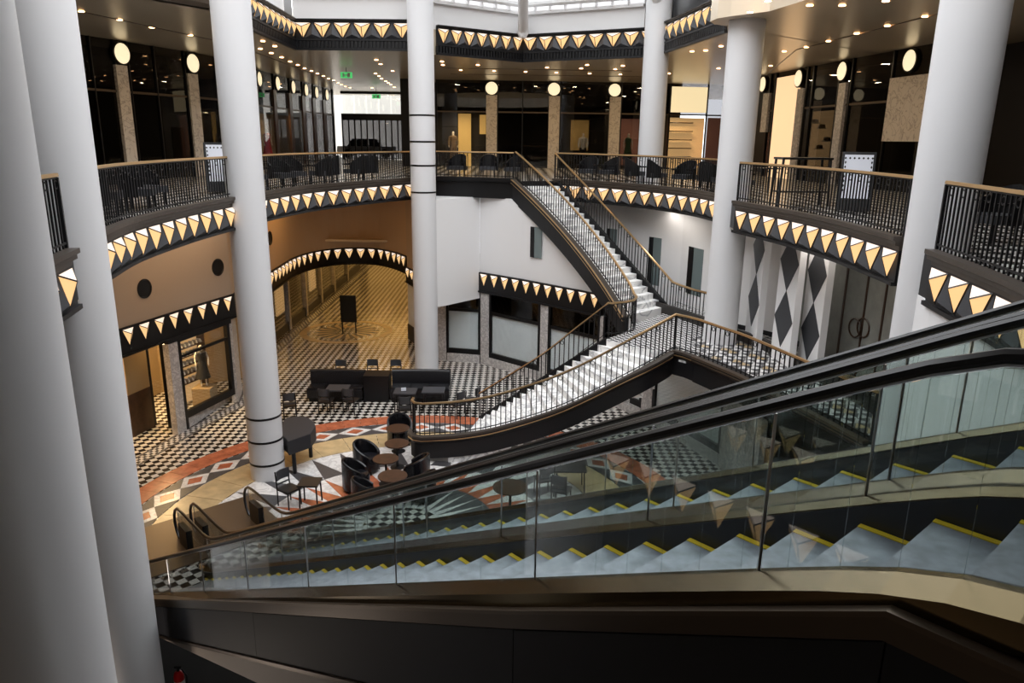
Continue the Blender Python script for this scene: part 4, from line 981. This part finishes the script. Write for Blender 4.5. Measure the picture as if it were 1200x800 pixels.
# slit windows in the white walls
k = 1
for (u0, u1, v0, v1, line, lab) in ((622, 635, 266, 302, [(-1.28, 28.5), (.3, 27.15), (3.2, 24.3), (4.3, 22.85)], ''), (760, 774, 278, 334, BW, ''), (806, 823, 290, 346, BW, ''), (711, 723, 268, 290, BW, '')):
    k += 1
    (a, e), (b, _) = hit(u0, (v0+v1)/2, line), hit(u1, (v0+v1)/2, line)
    top, bot = hit((u0+u1)/2, v0, line)[0][2], hit((u0+u1)/2, v1, line)[0][2]
    n = (e[1]*.02, -e[0]*.02)
    w_ = struct('window_%d' % k, MB().hexa([(a[0], a[1], bot), (b[0], b[1], bot), (b[0]+n[0], b[1]+n[1], bot), (a[0]+n[0], a[1]+n[1], bot)], [(a[0], a[1], top), (b[0], b[1], top), (b[0]+n[0], b[1]+n[1], top), (a[0]+n[0], a[1]+n[1], top)]), M['blind'] if 0 else mat('slit_glass_%d' % k, (.16, .20, .20), .15))
    f = MB(); q = .35
    f.hexa([(a[0], a[1], bot), (a[0]+(b[0]-a[0])*q, a[1]+(b[1]-a[1])*q, bot), (a[0]+(b[0]-a[0])*q+n[0]*1.6, a[1]+(b[1]-a[1])*q+n[1]*1.6, bot), (a[0]+n[0]*1.6, a[1]+n[1]*1.6, bot)], [(a[0], a[1], top), (a[0]+(b[0]-a[0])*q, a[1]+(b[1]-a[1])*q, top), (a[0]+(b[0]-a[0])*q+n[0]*1.6, a[1]+(b[1]-a[1])*q+n[1]*1.6, top), (a[0]+n[0]*1.6, a[1]+n[1]*1.6, top)])
    part('frame', f, M['black'], w_)

# ---- black and white diamond fins on the mezzanine
for i, (a, b, ph, lab) in enumerate((((6.50, 20.15), (6.42, 18.95), -3.4, 'white wall fin with black diamonds, leftmost and nearest the landing column'), ((6.62, 18.35), (6.72, 17.35), -3.5, 'white wall fin with black diamonds, middle of three'),
                               ((7.05, 17.65), (7.15, 16.75), -3.65, 'white wall fin with black diamonds, beside the grey double door'))):
    t = thing('diamond_fin', (*a, MZ), lab, 'wall panel', 'three diamond patterned fins')
    mb = MB(); mb.prism([a, b, (b[0]+.16, b[1]), (a[0]+.16, a[1])], MZ, FB); part('panel', mb, M['white'], t)
    hgt = 1.42; z = ph - 1.42*3
    while z < FB:
        mid, zt = z+hgt*.5, z+hgt
        pts = [(.5, z), (0.02, mid), (.5, zt), (.98, mid)]
        poly = []
        for s_, zz in pts: poly.append((s_, min(FB, max(MZ, zz))))
        def P3(s_, zz, o): return (a[0]+(b[0]-a[0])*s_-o, a[1]+(b[1]-a[1])*s_, zz)
        if z >= MZ-.7 and zt <= FB+.7:
            zz = [min(FB, max(MZ, q[1])) for q in pts]
            mb = MB(); mb.add([P3(q[0], v_, .0) for q, v_ in zip(pts, zz)] + [P3(q[0], v_, .012) for q, v_ in zip(pts, zz)], [(0, 1, 2, 3), (7, 6, 5, 4), (0, 4, 5, 1), (1, 5, 6, 2), (2, 6, 7, 3), (3, 7, 4, 0)])
            part('diamond', mb, M['dgrey'], t)
        z += hgt
# ---- grey double door
DL2 = DW[1:]
FRONT['d'] = (thing('double_door', (8.2, 16.4, MZ), 'tall grey green double door with round ring handles', 'door'), DL2)
for (u0, u1) in ((966, 988), (990, 1013.5), (1015, 1036), (1038, 1056)): slab_on('d', 'door_leaf', u0, u1, MZ+.02, FB-.35, .06, M['doorgrey'], -.05, 350)
for u in (989, 1014.2, 1037): slab_on('d', 'seam_strip', u-.9, u+.9, MZ, FB-.3, .05, M['wood'], -.07, 350)
slab_on('d', 'jamb', 961, 966, MZ, FB, .12, M['black'], -.08, 350)
for u, sgn in ((1006, 1), (1016, 1)):
    p, e = hit(u, 384, DL2); mb = MB()
    mb.tube([(p[0]-.09+e[0]*.22*math.cos(q*math.pi/8), p[1]+e[1]*.22*math.cos(q*math.pi/8), p[2]+.22*math.sin(q*math.pi/8)) for q in range(17)], .02, 6); part('ring_handle', mb, M['wood'], FRONT['d'][0])

# ================================================================== FURNITURE
def P_(name, c, d, m, t, rz=0, tp=1.): mb = MB(); mb.box(c, d, rz, 0, tp); return part(name, mb, m, t, local=True)
def legs(t, pts, h, r, m, top=None):
    for (x, y) in pts: mb = MB(); mb.tube([(x*1.08, y*1.08, 0), (x, y, h)], r, 6); part('leg', mb, m, t, local=True)
def arc_shell(r0, r1, z0, z1, a0, a1, n=14, dz=None, sx=1):
    mb = MB(); vs = []; 
    for i in range(n+1):
        a = math.radians(a0+(a1-a0)*i/n); k = dz(i/n) if dz else 1
        for r, z in ((r0, z0), (r1, z0), (r1, z0+(z1-z0)*k), (r0, z0+(z1-z0)*k)): vs.append((r*math.cos(a)*sx, r*math.sin(a), z))
    fs = [(i*4+k, i*4+(k+1) % 4, (i+1)*4+(k+1) % 4, (i+1)*4+k) for i in range(n) for k in range(4)] + [(0, 1, 2, 3), (n*4+3, n*4+2, n*4+1, n*4)]
    return mb.add(vs, fs)
# tub chair: opens towards +x
def tub(loc, rz, label):
    t = thing('tub_chair', loc, label, 'armchair', 'black leather tub chairs', rz)
    prof = lambda k: .55+.45*math.sin(math.pi*k)
    part('shell', arc_shell(.30, .37, .10, .82, 50, 310, 22, prof), M['leather'], t, True, local=True)
    mb = MB(); vs = []
    for i in range(23):
        a = math.radians(50+260*i/22); z = .10+.72*prof(i/22); vs.append((.335*math.cos(a), .335*math.sin(a), z))
    mb.tube(vs, .036, 6); part('rim', mb, M['leather'], t, True, local=True)
    mb = MB(); mb.lathe([(.29, .1), (.30, .38), (.27, .45), (.01, .46)], 18, (.03, 0, 0)); part('seat', mb, M['leather'], t, True, local=True)
    legs(t, ((.22, .2), (.22, -.2), (-.2, .2), (-.2, -.2)), .1, .022, M['blackwood']); return t
def round_table(loc, label, r=.36, h=.72):
    t = thing('round_table', loc, label, 'table', 'round walnut café tables')
    mb = MB(); mb.lathe([(r-.01, h-.035), (r, h-.02), (r, h), (.01, h)], 28); part('tabletop', mb, M['wood'], t, True, local=True)
    mb = MB(); mb.lathe([(.2, 0), (.2, .02), (.035, .05), (.03, h-.03)], 16); part('pedestal', mb, M['satin'], t, True, local=True); return t
def chair(loc, rz, label, grp='black wooden café chairs'):      # faces +x, back at -x
    t = thing('cafe_chair', loc, label, 'chair', grp, rz)
    P_('seat', (0, 0, .45), (.42, .42, .045), M['blackwood'], t)
    for s in (-1, 1):
        mb = MB(); mb.tube([(-.2, s*.19, 0), (-.2, s*.19, .45), (-.25, s*.18, .88)], .018, 6); part('leg', mb, M['satin'], t, local=True)
        mb = MB(); mb.tube([(.19, s*.19, 0), (.18, s*.18, .43)], .018, 6); part('leg', mb, M['satin'], t, local=True)
    part('backrest', arc_shell(.36, .385, .66, .90, 150, 210, 8), M['dgrey'], t, local=True).location = (.14, 0, 0)
    P_('crossbar', (-.215, 0, .56), (.025, .36, .035), M['dgrey'], t); return t
def armchair(loc, rz, label, grp='dark woven armchairs along the gallery railing'):
    t = thing('woven_armchair', loc, label, 'armchair', grp, rz)
    P_('seat', (0, 0, .37), (.56, .6, .14), M['dgrey'], t)
    part('backrest', arc_shell(.33, .37, .28, .90, 85, 275, 12, lambda k: .55+.45*math.sin(math.pi*k)), M['satin'], t, local=True)
    for s in (-1, 1): P_('armrest', (.1, s*.28, .6), (.42, .05, .05), M['satin'], t)
    legs(t, ((.22, .24), (.22, -.24), (-.2, .22), (-.2, -.22)), .34, .02, M['satin']); return t
# --- tub chairs and tables in front of the stair
for (u, v), lab in (((465, 519), 'round walnut table against the left end of the stair, second from the far tub chair'), ((478, 503), 'round walnut table beside the far tub chair, partly behind the stair end'), ((452, 537), 'round walnut table between two tub chairs, lightest of the cluster'), ((460, 557), 'round walnut table nearest the handrails')):
    p = at(u, v, G+.72); round_table((p[0]-(.3 if u == 478 else 0), p[1]+(.1 if u == 478 else 0), G), lab, .33 if v != 557 else .36)
p = at(598, 570, G+.72); round_table((p[0], p[1], G), 'round dark table seen through the escalator glass', .42)
tub((-3.25, 20.35, G), -1.2, 'black tub chair farthest back, facing the table by the stair end')
tub((-3.85, 18.45, G), -.35, 'black tub chair on the left facing the second table')
tub((-3.9, 17.35, G), .15, 'black tub chair on the left facing the lighter walnut table')
tub((-3.45, 16.35, G), .45, 'black tub chair nearest the handrails')
tub((-2.45, 17.75, G), 2.9, 'black tub chair under the curved end of the stair')
tub((-2.2, 16.85, G), 2.6, 'black tub chair on the right of the nearest walnut table')
for (x, y, rz, lab) in ((.85, 17.2, 1.9, 'black café chair seen through the escalator glass, left of a pair'), (1.25, 16.6, 1.2, 'black café chair seen through the escalator glass, right of a pair')): chair((x, y, G), rz, lab)
p = at(680, 560, G+.72); t = thing('square_table', (1.5, 17.4, G), 'dark square table seen through the escalator glass by two chairs', 'table')
P_('tabletop', (0, 0, .72), (.8, .8, .04), M['blackwood'], t); legs(t, ((.34, .34), (.34, -.34), (-.34, .34), (-.34, -.34)), .7, .02, M['satin'])
# --- piano under its cover
t = thing('grand_piano', (-5.85, 18.9, G), 'grand piano under a black cover beside the banded column', 'piano')
ol = [(-5.9, 18.2), (-5.8, 18.02), (-5.36, 18.55), (-5.36, 19.1), (-5.5, 19.45), (-5.78, 19.8), (-6.1, 19.85), (-6.35, 19.75), (-6.35, 18.75)]
mb = MB(); mb.prism(ol, G+.62, G+1.0); part('cover', mb, M['cloth'], t)
mb = MB(); mb.prism([(-5.85+(x+5.85)*.985, 18.95+(y-18.95)*.985) for x, y in ol], G+1.0, G+1.012); part('lid', mb, M['cloth'], t)
for x, y in ((-5.75, 18.25), (-5.6, 19.3), (-6.2, 19.5)):
    mb = MB(); mb.tube([(x, y, G), (x, y, G+.63)], .055, 8); part('leg', mb, M['black'], t)
p = at(340, 592, G); p = (p[0], p[1], G); chair(p, -.6, 'single black café chair at the foot of the banded column by the handrails')
t = thing('square_table', (p[0]+.5, p[1]+.05, G), 'small black square table by the single chair near the handrails', 'table'); P_('tabletop', (0, 0, .6), (.5, .5, .04), M['blackwood'], t); legs(t, ((.2, .2), (.2, -.2), (-.2, .2), (-.2, -.2)), .58, .02, M['satin'])
# --- sofas, block, tables and chairs in front of the arcade
def sofa(x0, x1, y, label):
    t = thing('high_back_sofa', ((x0+x1)/2, y, G), label, 'sofa', 'high backed black leather sofas')
    L = x1-x0
    P_('seat', (0, -.05, .3), (L, .6, .28), M['leather'], t)
    P_('base', (0, 0, .09), (L-.1, .6, .16), M['black'], t)
    mb = MB(); n = 16
    path = [(-L/2+L*i/n, .28+.05*math.cos(math.pi*(i/n-.5)), 0) for i in range(n+1)]
    mb.sweep(path, [(.1, .2), (.09, .92), (.05, .98), (-.05, .98), (-.1, .9), (-.1, .05), (.1, .05)]); part('backrest', mb, M['leather'], t, True, local=True)
    for k in range(3): P_('cushion', (-L/3+k*L/3, -.05, .47), (L/3-.02, .55, .07), M['leather'], t, 0, .95)
sofa(-6.9, -5.02, 24.1, 'left high backed black leather sofa before the golden arcade'); sofa(-4.12, -2.1, 24.2, 'right high backed black leather sofa before the banded column')
t = thing('planter_box', (-4.57, 24.15, G), 'plain black box between the two leather sofas', 'box'); P_('body', (0, 0, .46), (.84, .62, .9), M['black'], t); P_('rim', (0, 0, .92), (.86, .64, .04), M['satin'], t)
for (x, y, rz, lab) in ((-7.05, 22.3, 1.9, 'black café chair with grey back left of the left sofa, behind the piano'), (-6.0, 22.75, 1.5, 'black café chair with grey back drawn up to the left sofa'), (-5.2, 22.8, 1.35, 'black café chair on the right end of the left sofa'),
                        (-3.35, 22.1, 1.7, 'black café chair in front of the right sofa'), (-1.75, 22.6, 2.4, 'black café chair right of the right sofa, seen over the stair rail'), (-1.3, 23.0, 2.9, 'second black café chair right of the right sofa'),
                        (-6.2, 25.6, -1.6, 'black café chair behind the left sofa'), (-5.05, 25.7, -1.5, 'black café chair behind the box between the sofas'), (-4.2, 25.7, -1.5, 'black café chair behind the right sofa')): chair((x, y, G), rz, lab)
for (x, y, lab) in ((-5.7, 23.2, 'dark rectangular table before the left sofa'), (-3.45, 22.95, 'dark rectangular table before the right sofa, left one'), (-2.55, 23.1, 'dark rectangular table before the right sofa, right one')):
    t = thing('square_table', (x, y, G), lab, 'table', 'dark tables before the sofas'); P_('tabletop', (0, 0, .72), (.72, .6, .04), M['dgrey'], t); legs(t, ((.3, .24), (.3, -.24), (-.3, .24), (-.3, -.24)), .7, .018, M['satin'])
t = thing('menu_card', (-3.5, 22.9, G+.74), 'small white menu card on the table before the right sofa', 'card'); P_('card', (0, 0, .06), (.16, .02, .12), M['paper'], t, .2); P_('foot', (0, 0, .005), (.18, .06, .01), M['satin'], t, .2)
# easel board standing on the arcade medallion
t = thing('display_stand', (-7.45, 33.0, G), 'black display stand on the ring shaped floor medallion of the arcade', 'stand')
P_('board', (0, 0, 1.15), (.72, .08, 1.25), M['black'], t)
for s in (-1, 1): P_('leg', (s*.3, 0, .28), (.05, .06, .56), M['satin'], t)
P_('crossbar', (0, 0, .3), (.6, .03, .03), M['brass'], t)
# --- gallery furniture
def offp(seg, k, d):
    P = SEG[seg]; i = min(len(P)-2, int(k*(len(P)-1))); a, b = P[i], P[i+1]; f = k*(len(P)-1)-i
    L = math.hypot(b[0]-a[0], b[1]-a[1]); n = (-(b[1]-a[1])/L, (b[0]-a[0])/L)
    return (a[0]+(b[0]-a[0])*f+n[0]*d, a[1]+(b[1]-a[1])*f+n[1]*d), math.atan2(n[1], n[0])
places = {'b': ('left of the piano column', [(.08, .8), (.18, 1.0), (.28, .8), (.4, 1.0), (.52, .8), (.64, 1.0)]),
          'c': ('over the golden arcade', [(.08, .7), (.17, .9), (.26, .7), (.37, 1.0), (.48, .7), (.58, 1.0), (.7, .7), (.8, .8)]),
          'd': ('behind the stair head railing', [(.15, 1.2), (.5, 1.5), (.85, 1.2)]),
          'e': ('behind the railing above the upper flight', [(.1, .8), (.2, .8), (.3, 1.0), (.42, .8), (.55, .8), (.66, 1.0), (.78, .8), (.9, .8)]),
          'f': ('behind the right railing', [(.8, 1.5)]), 'g': ('behind the railing at the right edge', [(.45, 1.2), (.62, 1.4)])}
ordn = ['first', 'second', 'third', 'fourth', 'fifth', 'sixth', 'seventh', 'eighth']
for sg, (wh, lst) in places.items():
    for i, (k, d) in enumerate(lst):
        (x, y), a = offp(sg, k, d)
        armchair((x, y, U), a+random.choice((-.5, .3, 2.9, 3.4)), 'dark woven armchair %s, %s from the left' % (wh, ordn[i]) if sg not in 'fg' else 'dark woven armchair %s, %s one' % (wh, ordn[i]))
for sg, k, d, lab in (('b', .35, 1.9, 'small dark table among armchairs left of the piano column'), ('b', .65, 2.0, 'second dark table among armchairs left of the piano column'), ('c', .3, 2.0, 'small dark table among armchairs over the arcade'), ('c', .6, 1.9, 'second dark table among armchairs over the arcade'),
                      ('e', .52, 1.8, 'small dark table among armchairs above the upper flight'), ('e', .8, 2.0, 'dark table among armchairs nearest the landing column')):
    (x, y), a = offp(sg, k, d)
    t = thing('square_table', (x, y, U), lab, 'table', 'dark tables on the gallery', a); P_('tabletop', (0, 0, .73), (.7, .7, .03), M['satin'], t); legs(t, ((.28, .28), (.28, -.28), (-.28, .28), (-.28, -.28)), .71, .018, M['satin'])
def poster(x, y, rz, label):
    t = thing('poster_stand', (x, y, U), label, 'sign', 'folded poster stands on the gallery', rz)
    for s in (-1, 1):
        mb = MB(); mb.hexa([(-.34, s*.34-.02, .05), (.34, s*.34-.02, .05), (.34, s*.34+.02, .05), (-.34, s*.34+.02, .05)], [(-.34, s*.03-.02, 1.3), (.34, s*.03-.02, 1.3), (.34, s*.03+.02, 1.3), (-.34, s*.03+.02, 1.3)]); part('frame', mb, M['black'], t, local=True)
    f = lambda x_, z_, o: (x_, -(.34-.31*(z_*.9-.05)/1.25)-.02-o, z_*.9)
    mb = MB(); mb.hexa([f(-.29, .35, 0), f(.29, .35, 0), f(.29, .35, .006), f(-.29, .35, .006)], [f(-.29, 1.38, 0), f(.29, 1.38, 0), f(.29, 1.38, .006), f(-.29, 1.38, .006)]); part('sheet', mb, M['paper'], t, local=True)
    mb = MB()
    for i in range(7):
        x_ = -.27+i*.09; mb.hexa([f(x_-.025, 1.3, .006), f(x_, 1.27, .006), f(x_+.025, 1.3, .006), f(x_, 1.33, .006)], [f(x_-.025, 1.3, .012), f(x_, 1.27, .012), f(x_+.025, 1.3, .012), f(x_, 1.33, .012)])
    for s in (-1, 1):
        for i in range(7):
            z_ = 1.2-i*.11; x_ = s*.265; mb.hexa([f(x_-.02, z_, .006), f(x_, z_-.04, .006), f(x_+.02, z_, .006), f(x_, z_+.04, .006)], [f(x_-.02, z_, .012), f(x_, z_-.04, .012), f(x_+.02, z_, .012), f(x_, z_+.04, .012)])
    part('diamond_border', mb, M['black'], t, local=True)
d = ray(1003, 212); poster(d[0]*16.9/d[1], 16.9, -.35, 'white poster with black diamond border on a folding stand behind the right railing')
d = ray(257, 200); poster(d[0]*20.3/d[1], 20.3, .45, 'white poster with black diamond border on a folding stand behind the left railing')
d = ray(940, 200); t = thing('console_frame', (d[0]*18.3/d[1], 18.3, U), 'open black frame table behind the right railing, before the tall lit panel', 'table', rz=.1)
P_('tabletop', (0, 0, 1.12), (1.25, .5, .05), M['blackwood'], t); legs(t, ((.58, .2), (.58, -.2), (-.58, .2), (-.58, -.2)), 1.1, .03, M['blackwood']); P_('shelf', (0, 0, .35), (1.2, .4, .04), M['blackwood'], t)

# ================================================================== MANNEQUINS
def mannequin(label, loc, rz, top, bottom, skirt=False, h=1.78, torso_only=False):
    t = thing('mannequin', loc, label, 'mannequin', None, rz); s = h/1.8
    J = {'p': (0, 0, .95, .13), 'w': (0, .0, 1.12, .115), 'c': (0, .01, 1.35, .145), 'n': (0, .01, 1.52, .055), 'h0': (0, -.01, 1.62, .075), 'h1': (0, -.01, 1.75, .075),
         'ls': (-.18, .01, 1.45, .06), 'le': (-.25, .02, 1.18, .042), 'lh': (-.24, -.08, .95, .03), 'lf': (-.24, -.1, .86, .025), 'rs': (.18, .01, 1.45, .06), 're': (.25, .02, 1.18, .042), 'rh': (.24, -.06, .95, .03), 'rf': (.24, -.08, .86, .025),
         'lt': (-.09, 0, .86, .09), 'lk': (-.10, -.01, .5, .06), 'la': (-.1, .02, .1, .04), 'lo': (-.1, -.12, .04, .035), 'rt': (.09, 0, .86, .09), 'rk': (.1, -.01, .5, .06), 'ra': (.1, .02, .1, .04), 'ro': (.1, -.12, .04, .035)}
    Ed = ['pw', 'wc', 'cn', 'n.h0', 'h0.h1', 'c.ls', 'ls.le', 'le.lh', 'lh.lf', 'c.rs', 'rs.re', 're.rh', 'rh.rf']
    Ed = [('p', 'w'), ('w', 'c'), ('c', 'n'), ('n', 'h0'), ('h0', 'h1'), ('c', 'ls'), ('ls', 'le'), ('le', 'lh'), ('lh', 'lf'), ('c', 'rs'), ('rs', 're'), ('re', 'rh'), ('rh', 'rf')]
    if not torso_only: Ed += [('p', 'lt'), ('lt', 'lk'), ('lk', 'la'), ('la', 'lo'), ('p', 'rt'), ('rt', 'rk'), ('rk', 'ra'), ('ra', 'ro')]
    ks = [k for k in J if not (torso_only and k[1:] in ('t', 'k', 'a', 'o') and k != 'p')]
    me = bpy.data.meshes.new('body'); me.from_pydata([tuple(c*s for c in J[k][:3]) for k in ks], [(ks.index(a), ks.index(b)) for a, b in Ed], [])
    o = bpy.data.objects.new('body', me); COL.objects.link(o); o.parent = t
    md = o.modifiers.new('skin', 'SKIN'); o.modifiers.new('sub', 'SUBSURF').levels = 1; o.modifiers['sub'].render_levels = 1
    for v, k in zip(me.skin_vertices[0].data, ks): v.radius = (J[k][3]*s, J[k][3]*s*.85); v.use_root = (k == 'p')
    me.materials.append(M['skin'])
    mb = MB(); mb.lathe([(.16, .84), (.17, .95), (.15, 1.12), (.185, 1.33), (.2, 1.44), (.1, 1.52)], 16, sx=1, sy=.72); mb.v = [tuple(c*s for c in v) for v in mb.v]; part('jacket', mb, top, t, True, local=True)
    for q in (-1, 1):
        if top is not M['green'] and top is not M['dress'] and top is not M['redcloth']:
            mb = MB(); mb.tube([(q*.17*s, .01, 1.46*s), (q*.25*s, .02, 1.18*s), (q*.24*s, -.07, .98*s)], [.075*s, .06*s, .05*s], 8); part('sleeve', mb, top, t, True, local=True)
    mb = MB()
    if skirt: mb.lathe([(.3, .35), (.24, .6), (.19, .88), (.15, 1.06)], 18, sy=.8); mb.v = [tuple(c*s for c in v) for v in mb.v]; part('skirt', mb, bottom, t, True, local=True)
    elif not torso_only:
        for q in (-1, 1): mb = MB(); mb.tube([(q*.09*s, 0, .93*s), (q*.1*s, -.01, .5*s), (q*.1*s, .02, .08*s)], [.12*s, .09*s, .085*s], 10); part('trouser_leg', mb, bottom, t, True, local=True)
    return t
def on_front(key, u, d, z=U, v=150):
    p, e = hit(u, v, offset(FRONT[key][1], d)); return (p[0], p[1], z)
for key, u, d, rz, top, bot, sk, lab in (('c', 531, 1.2, .1, 'suit', 'suit', False, 'mannequin in a brown suit in the far shop window beside the golden panel'), ('c', 684, 1.2, -.2, 'white', 'dress', False, 'mannequin in a white jacket in the far shop window between marble piers'),
                                ('c', 737, 1.1, 0, 'green', 'green', True, 'mannequin in a green dress before the pink shop wall'), ('l', 312, .8, .9, 'redcloth', 'redcloth', True, 'mannequin in a red gown in the left corridor shop window')):
    p = on_front(key, u, d); mb = MB(); mannequin(lab, (p[0], p[1], U+.16), rz, M[top], M[bot], sk, 1.72)
    mb.lathe([(.42, 0), (.42, .15), (.4, .16)], 16, p); solo('display_plinth', mb, M['wood'], True, 'low round plinth under the ' + ' '.join(lab.split()[:6]), 'plinth')
p = at(672, 167, U+.4); d = ray(672, 170); yy = 41.2; t = thing('green_tub', (d[0]*yy/d[1]+1.2, yy, U), 'green tub shaped display box beside the white jacket mannequin', 'box')
mb = MB(); mb.lathe([(.4, 0), (.55, .75), (.58, .8), (.5, .8), (.45, .4)], 18); part('tub', mb, M['green'], t, True, local=True)
mb = MB(); mb.lathe([(.6, .78), (.6, .83), (.5, .83), (.5, .78)], 18); part('rim', mb, M['green'], t, True, local=True)
p = on_front('gl', 237, .75, G+.9, 430)
mannequin('mannequin in a short black dress with lit white hair in the left shop window', (p[0], p[1], G+.72), .5, M['dress'], M['dress'], True, 1.45)
mb = MB(); mb.box((p[0], p[1], G+.36), (.6, .6, .7)); solo('display_plinth', mb, M['shopwall'], label='tan block plinth under the black dress mannequin', cat='plinth')
